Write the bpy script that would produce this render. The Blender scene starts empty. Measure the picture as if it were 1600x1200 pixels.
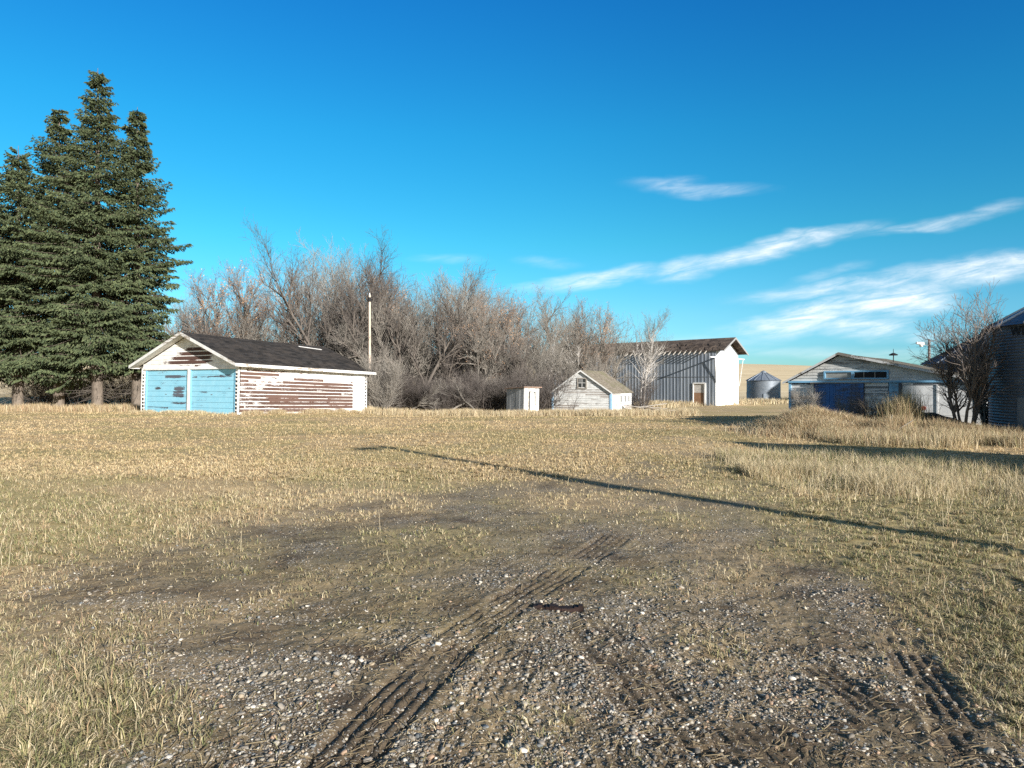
import bpy, math, random
import numpy as np
from mathutils import Vector, Matrix
R = math.radians
SC = bpy.context.scene
COL = SC.collection
rng = np.random.default_rng(7)
random.seed(7)

# ------------------------------------------------------------------ camera
CAM_H = 1.5
cd = bpy.data.cameras.new("camera"); cam = bpy.data.objects.new("camera", cd); COL.objects.link(cam)
cam.location = (0, 0, CAM_H); cam.rotation_euler = (R(90.16), 0, 0)
cd.sensor_width = 36; cd.lens = 36 * 1080 / 1600; cd.clip_start = 0.05; cd.clip_end = 6000
SC.camera = cam

# ------------------------------------------------------------------ sun
SUN_EL = R(18.0)
SH = (0.598, -0.801)                         # horizontal direction towards the sun
sv = Vector((SH[0]*math.cos(SUN_EL), SH[1]*math.cos(SUN_EL), math.sin(SUN_EL)))
sd = bpy.data.lights.new("sun", 'SUN'); so = bpy.data.objects.new("sun", sd); COL.objects.link(so)
sd.energy = 5.0; sd.angle = R(0.5); sd.color = (1.0, 0.955, 0.905)
so.rotation_euler = sv.to_track_quat('Z', 'Y').to_euler()

# ------------------------------------------------------------------ node helper
class NT:
    def __init__(s, tree): s.t = tree; s.n = tree.nodes; s.l = tree.links
    def new(s, kind, **kw):
        n = s.n.new(kind)
        for k, v in kw.items(): setattr(n, k, v)
        return n
    def put(s, sock, v):
        if isinstance(v, bpy.types.NodeSocket): s.l.new(v, sock)
        elif v is not None:
            if hasattr(sock.default_value, '__len__') and not hasattr(v, '__len__'): v = (v,)*len(sock.default_value)
            if hasattr(v, '__len__') and len(sock.default_value) == 4 and len(v) == 3: v = tuple(v) + (1,)
            sock.default_value = v
    def m(s, op, a, b=None, c=None, clamp=False):
        n = s.new('ShaderNodeMath', operation=op, use_clamp=clamp)
        s.put(n.inputs[0], a); s.put(n.inputs[1], b) if b is not None else None
        if c is not None: s.put(n.inputs[2], c)
        return n.outputs[0]
    def v(s, op, a, b=None, scale=None):
        n = s.new('ShaderNodeVectorMath', operation=op); s.put(n.inputs[0], a)
        if b is not None: s.put(n.inputs[1], b)
        if scale is not None: s.put(n.inputs['Scale'], scale)
        return n.outputs['Value'] if op in ('LENGTH', 'DOT_PRODUCT', 'DISTANCE') else n.outputs[0]
    def sep(s, a):
        n = s.new('ShaderNodeSeparateXYZ'); s.put(n.inputs[0], a); return n.outputs
    def comb(s, x=0, y=0, z=0):
        n = s.new('ShaderNodeCombineXYZ')
        for i, q in enumerate((x, y, z)): s.put(n.inputs[i], q)
        return n.outputs[0]
    def noise(s, vec, scale=5, detail=3, rough=.5, dist=0, col=False):
        n = s.new('ShaderNodeTexNoise'); s.put(n.inputs['Vector'], vec); n.inputs['Scale'].default_value = scale
        n.inputs['Detail'].default_value = detail; n.inputs['Roughness'].default_value = rough; n.inputs['Distortion'].default_value = dist
        return n.outputs['Color'] if col else n.outputs['Fac']
    def white(s, vec):
        n = s.new('ShaderNodeTexWhiteNoise'); s.put(n.inputs['Vector'], vec); return n.outputs['Value']
    def mr(s, v, a, b, c=0, d=1, smooth=False):
        n = s.new('ShaderNodeMapRange'); n.interpolation_type = 'SMOOTHSTEP' if smooth else 'LINEAR'
        s.put(n.inputs['Value'], v)
        for k, q in zip(('From Min', 'From Max', 'To Min', 'To Max'), (a, b, c, d)): n.inputs[k].default_value = q
        return n.outputs['Result']
    def mix(s, f, a, b, mode='MIX'):
        n = s.new('ShaderNodeMix', data_type='RGBA', blend_type=mode)
        s.put(n.inputs['Factor'], f); s.put(n.inputs['A'], a) if False else None
        s.put(n.inputs[6], a); s.put(n.inputs[7], b)
        return n.outputs[2]
    def bump(s, h, strength=.5, dist=.02):
        n = s.new('ShaderNodeBump'); s.put(n.inputs['Height'], h)
        n.inputs['Strength'].default_value = strength; n.inputs['Distance'].default_value = dist
        return n.outputs['Normal']

def blob(N, vec, c, r, ang=0.0, p0=0.0, p1=1.0):
    """soft ellipse: 1 inside -> 0 outside, in the x/z (or x/y) components of vec"""
    n = N.new('ShaderNodeMapping', vector_type='TEXTURE'); N.put(n.inputs['Vector'], vec)
    n.inputs['Location'].default_value = (c[0], c[1], 0); n.inputs['Rotation'].default_value = (0, 0, ang)
    n.inputs['Scale'].default_value = (r[0], r[1], 1)
    return N.mr(N.v('LENGTH', n.outputs[0]), p0, p1, 1, 0, smooth=True)

# ------------------------------------------------------------------ world: sky and thin clouds
W = bpy.data.worlds.new("World"); SC.world = W; W.use_nodes = True
N = NT(W.node_tree); N.n.clear()
sky = N.new('ShaderNodeTexSky', sky_type='NISHITA'); sky.sun_disc = False
sky.sun_elevation = SUN_EL; sky.sun_rotation = math.atan2(SH[0], SH[1])
sky.air_density = 1.0; sky.dust_density = 0.3; sky.ozone_density = 3.0
hs = N.new('ShaderNodeHueSaturation'); N.put(hs.inputs['Color'], sky.outputs[0]); hs.inputs['Saturation'].default_value = 1.35
skyc = N.mix(1.0, hs.outputs[0], (0.52, 1.0, 1.12), 'MULTIPLY')
tc = N.new('ShaderNodeTexCoord').outputs['Generated']
sx, sy, sz = N.sep(tc)
cr_ = N.new('ShaderNodeValToRGB'); N.put(cr_.inputs[0], sz); el_ = cr_.color_ramp.elements
for i_, (p_, c_) in enumerate(((0.0, (1.0, .88, 1.12)), (.05, (.98, .90, 1.08)), (.10, (1.15, 1.0, .97)), (.20, (.97, 1.17, .90)), (.34, (.90, 1.22, 1.0)), (.50, (1.0, 1.06, 1.07)), (.9, (1, 1, 1)))):
    e_ = el_[i_] if i_ < 2 else el_.new(p_)
    e_.position = p_; e_.color = tuple(q_/1.3 for q_ in c_)+(1,)
skyc = N.mix(1.0, skyc, N.v('MULTIPLY', cr_.outputs[0], (1.3, 1.3, 1.3)), 'MULTIPLY')
# deep polarised blue opposite the sun, paler and more neutral overhead and on the sun's side
skyc = N.mix(N.mr(N.m('SUBTRACT', sy, N.m('MULTIPLY', sz, .25)), -.15, .30, smooth=True), N.mix(1.0, sky.outputs[0], (1.0, .90, .78), 'MULTIPLY'), skyc)
skyc = N.mix(1.0, skyc, N.mix(N.mr(N.m('ADD', sx, N.m('MULTIPLY', sz, .5)), .15, .85, smooth=True), (1, 1, 1), (.72, .84, .93)), 'MULTIPLY')
ysafe = N.m('MAXIMUM', sy, 0.02)
u = N.m('DIVIDE', sx, ysafe); vv = N.m('DIVIDE', sz, ysafe)
uv = N.comb(u, vv, 0)
wn = N.noise(N.comb(N.m('MULTIPLY', u, 2.2), N.m('MULTIPLY', vv, 6.0), 0), 2.2, 4, .55, col=True)
warp = N.v('SUBTRACT', wn, (.5, .5, .5))
uvw = N.v('ADD', uv, N.v('MULTIPLY', warp, (.16, .045, 0)))
def P(px, py): return ((px-800)/1080, (597-py)/1080)
CL = [  # centre px, half axes px, angle deg, amount
 ((1085, 286), (125, 15), -1, .34), ((1060, 278), (45, 12), 14, .22),
 ((930, 428), (125, 15), 9, .75), ((1100, 405), (90, 19), 14, .75), ((1210, 378), (160, 17), 13, .85),
 ((1480, 338), (170, 13), 9, .42), ((1290, 420), (60, 12), 12, .22), ((850, 404), (50, 10), 0, .16),
 ((1350, 438), (210, 18), 6, .60), ((1550, 418), (150, 28), 9, .85),
 ((1405, 466), (95, 30), 6, 1.15), ((1270, 490), (140, 24), 12, 1.0), ((1350, 506), (85, 20), -4, .8),
 ((1430, 520), (110, 10), -4, .30), ((1320, 545), (280, 12), 0, .26), ((1180, 505), (90, 14), 8, .36),
 ((700, 404), (60, 10), -4, .20), ((1120, 530), (100, 12), 2, .25)]
tot = None
for c, r, a, amt in CL:
    b = N.m('MULTIPLY', blob(N, uvw, P(*c), (r[0]/1080, r[1]/1080), R(a), .05, 1.25), amt)
    tot = b if tot is None else N.m('MAXIMUM', tot, b)
wz = N.m('SUBTRACT', vv, N.m('MULTIPLY', u, .16))
wisp = N.noise(N.comb(N.m('MULTIPLY', u, 5.0), N.m('MULTIPLY', wz, 30.0), 0), 2.6, 9, .66, dist=.5)
puff = N.noise(N.comb(N.m('MULTIPLY', u, 9.0), N.m('MULTIPLY', wz, 20.0), 3), 2.2, 8, .6)
tot = N.m('MULTIPLY', tot, N.m('MULTIPLY', N.mr(wisp, .32, .66, .25, 1.25), N.mr(puff, .30, .60, .6, 1.1)), clamp=True)
tot = N.m('MULTIPLY', tot, N.mr(sy, .05, .2, 0, 1), clamp=True)
bright = N.v('MULTIPLY', N.comb(1, 1, 1), (7.2, 7.5, 7.7))
skyc = N.mix(N.m('MULTIPLY', tot, .92), skyc, bright)
bg = N.new('ShaderNodeBackground'); N.put(bg.inputs['Color'], skyc); bg.inputs['Strength'].default_value = 0.083
wo = N.new('ShaderNodeOutputWorld'); N.l.new(bg.outputs[0], wo.inputs[0])

vs = SC.view_settings
vs.view_transform = 'Standard'; vs.look = 'None'; vs.exposure = 0.95; vs.gamma = 1.0; vs.use_curve_mapping = False
SC.cycles.max_bounces = 5; SC.cycles.diffuse_bounces = 3; SC.cycles.glossy_bounces = 2
SC.cycles.transparent_max_bounces = 8; SC.cycles.use_denoising = False

# ------------------------------------------------------------------ numpy noise
def _hash(ix, iy, seed):
    h = (ix.astype(np.int64)*374761393 + iy.astype(np.int64)*668265263 + seed*1442695041) & 0xFFFFFFFF
    h = ((h ^ (h >> 13))*1274126177) & 0xFFFFFFFF
    return ((h ^ (h >> 16)) & 0xFFFFFF)/float(0xFFFFFF)
def vnoise(x, y, seed=0):
    ix = np.floor(x); iy = np.floor(y); fx = x-ix; fy = y-iy
    fx = fx*fx*(3-2*fx); fy = fy*fy*(3-2*fy)
    a = _hash(ix, iy, seed); b = _hash(ix+1, iy, seed); c = _hash(ix, iy+1, seed); d = _hash(ix+1, iy+1, seed)
    return (a*(1-fx)+b*fx)*(1-fy)+(c*(1-fx)+d*fx)*fy
def fbm(x, y, f=1.0, o=4, seed=0):
    x = np.asarray(x, float); y = np.asarray(y, float)
    s = 0; a = 1; t = 0
    for i in range(o):
        s = s+a*vnoise(x*f+17.3*i, y*f-9.1*i, seed+i); t += a; a *= .5; f *= 2.03
    return s/t
def sst(a, b, x):
    t = np.clip((x-a)/(b-a), 0, 1); return t*t*(3-2*t)

# ------------------------------------------------------------------ terrain description (world metres)
def terrain(x, y):
    x = np.asarray(x, float); y = np.asarray(y, float)
    z = -0.04*np.clip(y-33, 0, 17)*sst(-14, -4, x)
    h = 14.2*sst(120, 300, y)*(1-.0018*np.clip(x, -60, 260)) + 2.4*(fbm(x, y, .012, 3, 5)-.5)*sst(100, 220, y)
    z = z+h
    z = z+.12*(fbm(x, y, .12, 2, 9)-.5)*sst(6, 16, np.hypot(x, y))*sst(120, 60, y)
    z = z+.05*(fbm(x, y, .8, 3, 21)-.5)*sst(60, 20, y)
    return z
YT = np.array([-5, 2, 3, 4, 5, 6.5, 8, 10, 13, 17, 22, 30, 40, 80])
LT = np.array([-1.2, -1.15, -1.5, -2.6, -3.3, -3.9, -3.2, -1.2, .9, 2.2, 3.9, 6.5, 10, 22])
RT = np.array([2.2, 2.35, 2.4, 2.45, 2.6, 2.8, 3.1, 3.6, 4.3, 5.2, 6.6, 9.5, 14, 30])
def masks(x, y):
    """bare earth, stones, dead weeds, green  (0..1 each)"""
    n1 = fbm(x, y, .9, 4, 31)-.5; n2 = fbm(x, y, .35, 3, 47)-.5
    L = np.interp(y, YT, LT)+1.5*n1+.9*n2; Rr = np.interp(y, YT, RT)-.9*n1+.7*n2
    w = .35+.09*np.clip(y, 0, 12)
    bare = sst(-w, w, x-L)*sst(-w*.7, w*.7, Rr-x)
    fade = np.interp(y, [0, 5, 6.5, 8, 11, 15, 20, 26], [.97, .92, .80, .66, .42, .18, .0, -.5])
    patch = fbm(x*1.0, y*.8, 1.6, 4, 77)
    bare = bare*np.clip(fade+1.3*(patch-.5), 0, 1)
    # leftover bare spots in the dry grass on the left
    bare = np.maximum(bare, .45*sst(.60, .72, fbm(x, y*.8, .7, 4, 12))*sst(14, 7, y)*sst(-7, -2, x))
    st = sst(.46, .64, fbm(x, y, 1.7, 4, 91)+.16*np.exp(-((x-1.5)/.9)**2-((y-4.6)/1.5)**2)+.10*np.exp(-((x-.2)/.6)**2-((y-2.9)/.6)**2)+.13*sst(5.5, 8, y)*sst(-1.5, 0, x))
    wd = sst(.47, .62, fbm(x*.8, y*1.3, 2.6, 4, 55))*(1-.6*st)
    gr = sst(.42, .66, fbm(x, y, .45, 3, 66)+.30*sst(2.0, 3.2, x)*sst(14, 6, y)+.10*sst(-1, -3, x)*sst(6, 3, y))
    return bare, st*bare, wd*bare, gr
def pxg(px, py, zz=0.0):
    Y = 1080*(CAM_H-zz)/(py-597); return ((px-800)/1080*Y, Y)
TR = [((-.80, 2.3), (-.34, 4.05), .29, 1.0), ((-.33, 4.1), (1.05, 6.9), .30, .75), ((-.26, 2.4), (.03, 3.9), .26, .55), ((.82, 2.3), (.50, 4.35), .34, .85),
      ((1.70, 3.0), (1.62, 3.72), .20, 1.0), ((1.88, 2.75), (2.32, 4.15), .24, 1.0), ((.42, 2.2), (.30, 3.2), .22, .5), ((1.15, 2.2), (1.0, 3.1), .26, .6)]
def tracks(x, y):
    """depth and smooth-mud mask of the tyre prints"""
    dz = np.zeros_like(x); mud = np.zeros_like(x)
    for (a, b, w, s) in TR:
        dx, dy = b[0]-a[0], b[1]-a[1]; L = math.hypot(dx, dy); dx /= L; dy /= L
        t = (x-a[0])*dx+(y-a[1])*dy; q = -(x-a[0])*dy+(y-a[1])*dx
        q = q+.02*(fbm(x, y, 3, 2, 3)-.5)
        inside = sst(-w*.62, -w*.46, q)*sst(w*.62, w*.46, q)*sst(-.1, .1, t)*sst(L+.12, L-.1, t)
        brk = sst(.34, .48, fbm(x, y, 4.5, 3, 8))
        inside = inside*(.3+.7*brk)*s
        ph = q/.066
        groove = sst(.30, .12, np.abs(ph-np.round(ph)))
        notch = sst(.34, .46, np.abs((t/.05+.5*np.round(ph)) % 1-.5))*.4
        dz -= inside*(.005+.010*groove+.002*notch)
        dz += s*.006*np.exp(-((np.abs(q)-w*.64)/.03)**2)*sst(-.1, .1, t)*sst(L+.12, L-.1, t)
        mud = np.maximum(mud, inside)
    return dz, mud
HOLE = (.31, 4.66)
def hole(x, y):
    q = np.abs((x-HOLE[0])/.165)**4+np.abs((y-HOLE[1]+.12*(x-HOLE[0]))/.05)**4
    return sst(1.25, .8, q)
def ground_z(x, y):
    return terrain(x, y)+.035*(fbm(x, y, 5, 4, 14)-.5)*sst(14, 5, np.hypot(x, y))
def ground_fine(x, y):
    z = ground_z(x, y); d, m_ = tracks(x, y)
    b = masks(x, y)[0]
    z = z+d+.016*(fbm(x, y, 22, 3, 4)-.5)*sst(9, 4, np.hypot(x, y))*(1-.8*m_)-.02*hole(x, y)
    return z
def gz(x, y): return float(ground_z(np.array([x]), np.array([y]))[0])

# ------------------------------------------------------------------ mesh helpers
def link(o, parent=None):
    COL.objects.link(o)
    if parent is not None: o.parent = parent
    return o
def tag(o, label=None, cat=None, group=None, kind=None):
    if label: o['label'] = label
    if cat: o['category'] = cat
    if group: o['group'] = group
    if kind: o['kind'] = kind
    return o
def empty(name, loc, rz=0, ry=0):
    o = bpy.data.objects.new(name, None); link(o); o.location = loc; o.rotation_euler = (0, ry, rz); o.empty_display_size = .3
    return o
def np_mesh(name, verts, loops, counts, mat, parent=None, cols=None, smooth=False):
    me = bpy.data.meshes.new(name)
    verts = np.asarray(verts, np.float32); loops = np.asarray(loops, np.int32).ravel(); counts = np.asarray(counts, np.int32)
    me.vertices.add(len(verts)); me.vertices.foreach_set('co', verts.ravel())
    me.loops.add(len(loops)); me.loops.foreach_set('vertex_index', loops)
    me.polygons.add(len(counts)); st = np.concatenate(([0], np.cumsum(counts)[:-1])).astype(np.int32)
    me.polygons.foreach_set('loop_start', st); me.polygons.foreach_set('loop_total', counts)
    if smooth: me.polygons.foreach_set('use_smooth', np.ones(len(counts), bool))
    if cols is not None:
        ca = me.color_attributes.new('Col', 'FLOAT_COLOR', 'POINT')
        c4 = np.ones((len(verts), 4), np.float32); c4[:, :cols.shape[1]] = cols
        ca.data.foreach_set('color', c4.ravel())
    me.update(calc_edges=True)
    me.materials.append(mat)
    o = bpy.data.objects.new(name, me); link(o, parent)
    return o
class MB:
    def __init__(s): s.v = []; s.f = []
    def prism(s, a, b):
        """a, b: matching rings of points -> closed solid"""
        n = len(a); i = len(s.v); s.v += [tuple(p) for p in a]+[tuple(p) for p in b]
        s.f.append(tuple(range(i+n-1, i-1, -1))); s.f.append(tuple(range(i+n, i+2*n)))
        for k in range(n):
            j = (k+1) % n; s.f.append((i+k, i+j, i+n+j, i+n+k))
    def box(s, x0, x1, y0, y1, z0, z1):
        s.prism([(x0, y0, z0), (x1, y0, z0), (x1, y1, z0), (x0, y1, z0)], [(x0, y0, z1), (x1, y0, z1), (x1, y1, z1), (x0, y1, z1)])
    def bar(s, p, q, w, h, up=(0, 0, 1)):
        p = Vector(p); q = Vector(q); d = (q-p).normalized(); upv = Vector(up)
        sd_ = d.cross(upv)
        if sd_.length < 1e-4: sd_ = d.cross(Vector((1, 0, 0)))
        sd_.normalize(); u_ = sd_.cross(d)
        ring = lambda c: [c+sd_*(-w/2)+u_*(-h/2), c+sd_*(w/2)+u_*(-h/2), c+sd_*(w/2)+u_*(h/2), c+sd_*(-w/2)+u_*(h/2)]
        s.prism(ring(p), ring(q))
    def tube(s, p, q, r0, r1=None, n=10):
        r1 = r0 if r1 is None else r1
        p = Vector(p); q = Vector(q); d = (q-p).normalized()
        a = d.orthogonal().normalized(); b = d.cross(a)
        ring = lambda c, r: [c+a*(r*math.cos(2*math.pi*k/n))+b*(r*math.sin(2*math.pi*k/n)) for k in range(n)]
        s.prism(ring(p, r0), ring(q, r1))
    def build(s, name, mat, parent=None, bevel=0):
        me = bpy.data.meshes.new(name); me.from_pydata(s.v, [], s.f); me.update(); me.materials.append(mat)
        o = bpy.data.objects.new(name, me); link(o, parent)
        if bevel:
            b = o.modifiers.new('bevel', 'BEVEL'); b.width = bevel; b.segments = 1; b.limit_method = 'ANGLE'
        return o

# ------------------------------------------------------------------ materials
def mat(name):
    m_ = bpy.data.materials.new(name); m_.use_nodes = True
    n = NT(m_.node_tree); n.bsdf = m_.node_tree.nodes['Principled BSDF']
    n.bsdf.inputs['Specular IOR Level'].default_value = .25
    return m_, n
def coords(n, kind='Object'): return n.new('ShaderNodeTexCoord').outputs[kind]

def simple(name, c1, c2, scale=6, stretch=(1, 1, 1), rough=.8, metal=0, bump=.3, spec=.25, dist=.01, thr=(.35, .65)):
    m_, n = mat(name); v = n.v('MULTIPLY', coords(n), stretch)
    f = n.noise(v, scale, 5, .6); g = n.noise(v, scale*.17, 3, .5)
    ff = n.m('ADD', n.m('MULTIPLY', f, .6), n.m('MULTIPLY', g, .4))
    n.put(n.bsdf.inputs['Base Color'], n.mix(n.mr(ff, thr[0], thr[1]), c1, c2))
    n.bsdf.inputs['Roughness'].default_value = rough; n.bsdf.inputs['Metallic'].default_value = metal
    n.bsdf.inputs['Specular IOR Level'].default_value = spec
    if bump: n.put(n.bsdf.inputs['Normal'], n.bump(f, bump, dist))
    return m_

def peel(name, paint, wood, base=-.3, blobs=(), row=.14, boardlen=2.2, zoff=0, amp=1.0, paint2=None, rough=.75):
    """weathered paint over boards; blobs = ((u,z),(ru,rz),amount) in wall coordinates u=x+y, z"""
    m_, n = mat(name); x, y, z = n.sep(coords(n))
    u_ = n.m('ADD', x, y); w = n.comb(u_, z, 0)
    rowi = n.m('FLOOR', n.m('DIVIDE', n.m('ADD', z, zoff), row))
    rr = n.white(n.comb(rowi, 3.3, 0))
    bi = n.m('FLOOR', n.m('ADD', n.m('DIVIDE', u_, boardlen), n.m('MULTIPLY', rr, 7.0)))
    br = n.white(n.comb(rowi, bi, 1.7))
    streak = n.noise(n.v('MULTIPLY', w, (.9, 8, 1)), 1.3, 5, .65)
    fine = n.noise(n.v('MULTIPLY', w, (8, 26, 1)), 2.2, 6, .75)
    med = n.noise(n.v('MULTIPLY', w, (1.4, 4, 1)), 1.6, 3, .6)
    wear = n.m('ADD', n.m('MULTIPLY', n.m('SUBTRACT', streak, .5), 1.3*amp), n.m('MULTIPLY', n.m('SUBTRACT', fine, .5), 1.9*amp))
    wear = n.m('ADD', wear, n.m('MULTIPLY', n.m('SUBTRACT', br, .5), .75*amp))
    wear = n.m('ADD', wear, n.m('MULTIPLY', n.m('SUBTRACT', med, .5), .9*amp))
    wear = n.m('ADD', wear, base)
    # paint holds longest on the lower lip of every board
    fr = n.m('FRACT', n.m('DIVIDE', n.m('ADD', z, zoff), row))
    wear = n.m('SUBTRACT', wear, n.mr(fr, .14, .26, .9, 0))
    for c, r, a in blobs:
        wear = n.m('ADD', wear, n.m('MULTIPLY', blob(n, w, c, r, 0, .15, 1.15), a))
    k = n.mr(wear, -.05, .05, smooth=True)
    grime = n.noise(n.v('MULTIPLY', w, (1.2, .8, 1)), 2.0, 6, .7)
    p2 = paint2 or tuple(c*.72 for c in paint)
    pc = n.mix(n.mr(grime, .42, .72), paint, p2)
    grain = n.noise(n.v('MULTIPLY', w, (3, 60, 1)), 2.0, 4, .6)
    wc = n.mix(n.mr(grain, .3, .7), wood, tuple(c*.5 for c in wood))
    wc = n.mix(n.m('MULTIPLY', br, .6), wc, tuple(c*1.35+.01 for c in wood))
    n.put(n.bsdf.inputs['Base Color'], n.mix(k, pc, wc))
    n.bsdf.inputs['Roughness'].default_value = rough
    hh = n.m('ADD', n.m('MULTIPLY', k, -.5), n.m('MULTIPLY', grain, .25))
    n.put(n.bsdf.inputs['Normal'], n.bump(hh, .5, .006))
    return m_

def vcol(name, rough=.8, spec=.2, noise_amt=.3, transl=0.0, scale=30):
    m_, n = mat(name); a = n.new('ShaderNodeVertexColor', layer_name='Col')
    f = n.noise(coords(n), scale, 3, .6)
    c = n.mix(1.0, a.outputs[0], n.mix(f, (1-noise_amt,)*3, (1+noise_amt,)*3), 'MULTIPLY')
    n.put(n.bsdf.inputs['Base Color'], c); n.bsdf.inputs['Roughness'].default_value = rough
    n.bsdf.inputs['Specular IOR Level'].default_value = spec
    if transl:
        t = n.new('ShaderNodeBsdfTranslucent'); n.put(t.inputs[0], c)
        mx = n.new('ShaderNodeMixShader'); mx.inputs[0].default_value = transl
        out = [q for q in n.n if q.type == 'OUTPUT_MATERIAL'][0]
        n.l.new(n.bsdf.outputs[0], mx.inputs[1]); n.l.new(t.outputs[0], mx.inputs[2]); n.l.new(mx.outputs[0], out.inputs[0])
    return m_

# ground
def ground_material():
    m_, n = mat('ground_soil_and_turf'); a = n.new('ShaderNodeVertexColor', layer_name='Col')
    pos = n.new('ShaderNodeNewGeometry').outputs['Position']
    px_, py_, pz_ = n.sep(pos); flat = n.comb(px_, py_, 0)
    s = n.new('ShaderNodeSeparateColor'); n.put(s.inputs[0], a.outputs[0]); bare, stone, weed = s.outputs; green = a.outputs['Alpha']
    fn = n.noise(flat, 34, 6, .7); md = n.noise(flat, 3.3, 5, .65); lg = n.noise(flat, .33, 4, .6); hg = n.noise(flat, .07, 4, .6)
    # far turf: short dry grass
    tuft = n.noise(n.v('MULTIPLY', flat, (9, 5, 1)), 1.6, 6, .75)
    turf = n.mix(n.mr(tuft, .3, .7), (.255, .20, .115), (.56, .45, .27))
    turf = n.mix(n.m('MULTIPLY', n.mr(lg, .42, .66), .55), turf, (.50, .37, .21))
    turf = n.mix(n.m('MULTIPLY', green, .6), turf, n.mix(tuft, (.19, .175, .07), (.42, .37, .17)))
    turf = n.mix(n.m('MULTIPLY', n.mr(md, .52, .72), .35), turf, (.30, .235, .16))
    turf = n.mix(1, turf, (1.16, 1.07, .98), 'MULTIPLY'); swath = n.noise(n.v('MULTIPLY', flat, (.10, .42, 1)), 1.5, 4, .6); turf = n.mix(n.mr(swath, .38, .62), turf, n.mix(1, turf, (.78, .80, .80), 'MULTIPLY'))
    # stubble field on the far hill
    band = n.noise(n.v('MULTIPLY', flat, (.011, .075, 1)), 2.2, 5, .7)
    fld = n.mix(n.mr(band, .35, .65), (.72, .575, .36), (.55, .43, .255))
    fld = n.mix(n.mr(n.noise(flat, .5, 5, .7), .3, .7), fld, n.mix(1, fld, (.84, .83, .80), 'MULTIPLY'))
    turf = n.mix(n.mr(py_, 105, 135), turf, fld)
    # soil with small stones
    soil = n.mix(n.mr(fn, .3, .7), (.075, .060, .040), (.170, .136, .090))
    soil = n.mix(n.mr(md, .4, .62), soil, n.mix(fn, (.12, .097, .064), (.235, .192, .13)))
    soil = n.mix(n.m('MULTIPLY', n.mr(n.noise(n.v('MULTIPLY', flat, (1, .8, 1)), 26, 5, .75), .44, .62), .55), soil, n.mix(1, turf, (.62, .60, .58), 'MULTIPLY'))
    soil = n.mix(n.m('MULTIPLY', weed, .8), soil, n.mix(fn, (.045, .032, .022), (.12, .086, .058)))
    def stones(scale, lo):
        vo = n.new('ShaderNodeTexVoronoi', feature='F1'); n.put(vo.inputs['Vector'], n.v('ADD', flat, n.v('MULTIPLY', n.noise(flat, scale, 2, .5, col=True), (.3/scale*1.5,)*3))); vo.inputs['Scale'].default_value = scale
        sc_ = n.new('ShaderNodeSeparateColor'); n.put(sc_.inputs[0], vo.outputs['Color'])
        on = n.m('MULTIPLY', n.mr(vo.outputs['Distance'], .28, .40, 1, 0), n.m('GREATER_THAN', n.m('ADD', sc_.outputs[0], n.m('MULTIPLY', stone, .55)), lo))
        cc = n.mix(sc_.outputs[1], (.16, .145, .12), (.52, .48, .41))
        cc = n.mix(n.m('MULTIPLY', n.m('GREATER_THAN', sc_.outputs[2], .72), .6), cc, (.42, .27, .17))
        return on, cc, vo.outputs['Distance']
    on1, c1, d1 = stones(48, .86); on2, c2, d2 = stones(95, .74)
    g = n.mix(on2, soil, c2); g = n.mix(on1, g, c1)
    full = n.mix(bare, turf, g)
    n.put(n.bsdf.inputs['Base Color'], full); n.bsdf.inputs['Roughness'].default_value = .95
    n.bsdf.inputs['Specular IOR Level'].default_value = .1
    h = n.m('ADD', n.m('MULTIPLY', fn, .5), n.m('MULTIPLY', tuft, .8))
    h = n.m('ADD', h, n.m('MULTIPLY', n.m('MULTIPLY', on1, bare), .6))
    n.put(n.bsdf.inputs['Normal'], n.bump(h, n.mr(py_, 3, 20, .7, .25) if False else .55, .02))
    return m_
M_GROUND = ground_material()

# ------------------------------------------------------------------ ground sheet
def axis(parts):
    out = [parts[0][0]]
    for a, b, s0, s1 in parts:
        x = a; L = b-a
        while x < b-1e-6:
            t = (x-a)/L; st_ = s0+(s1-s0)*t; x += st_
            if x < b: out.append(x)
        out.append(b)
    return np.array(sorted(set(np.round(out, 5))))
gx = axis([(-1500, -300, 300, 60), (-300, -60, 40, 4), (-60, -12, 2.5, .35), (-12, -3, .3, .05), (-3, -1.1, .05, .012), (-1.1, 2.6, .011, .011), (2.6, 5, .012, .06), (5, 14, .07, .3), (14, 60, .35, 2.5), (60, 300, 4, 40), (300, 1500, 60, 300)])
gy = axis([(-400, -40, 90, 10), (-40, 0, 8, .6), (0, 2.2, .4, .05), (2.2, 5.0, .013, .017), (5.0, 9, .02, .06), (9, 25, .07, .28), (25, 60, .35, 1.0), (60, 320, 2.5, 8), (320, 3200, 50, 500)])
GX, GY = np.meshgrid(gx, gy); gxf = GX.ravel(); gyf = GY.ravel()
gzz = ground_fine(gxf, gyf)
bm_, stm, wdm, grm = masks(gxf, gyf)
_, mudm = tracks(gxf, gyf); hol = hole(gxf, gyf)
stm = stm*(1-.85*mudm); wdm = np.maximum(np.maximum(wdm*(1-mudm), .75*np.clip(mudm*1.6, 0, 1)), hol); bm_ = np.maximum(np.maximum(bm_, mudm), hol)
nx, ny = len(gx), len(gy)
ii = (np.arange(ny-1)[:, None]*nx+np.arange(nx-1)[None, :]).ravel()
q = np.stack([ii, ii+1, ii+1+nx, ii+nx], 1)
g_o = np_mesh('ground', np.stack([gxf, gyf, gzz], 1), q, np.full(len(q), 4), M_GROUND, cols=np.stack([bm_, stm, wdm, grm], 1), smooth=True)
tag(g_o, kind='structure')
print('ground', len(gxf))

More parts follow.
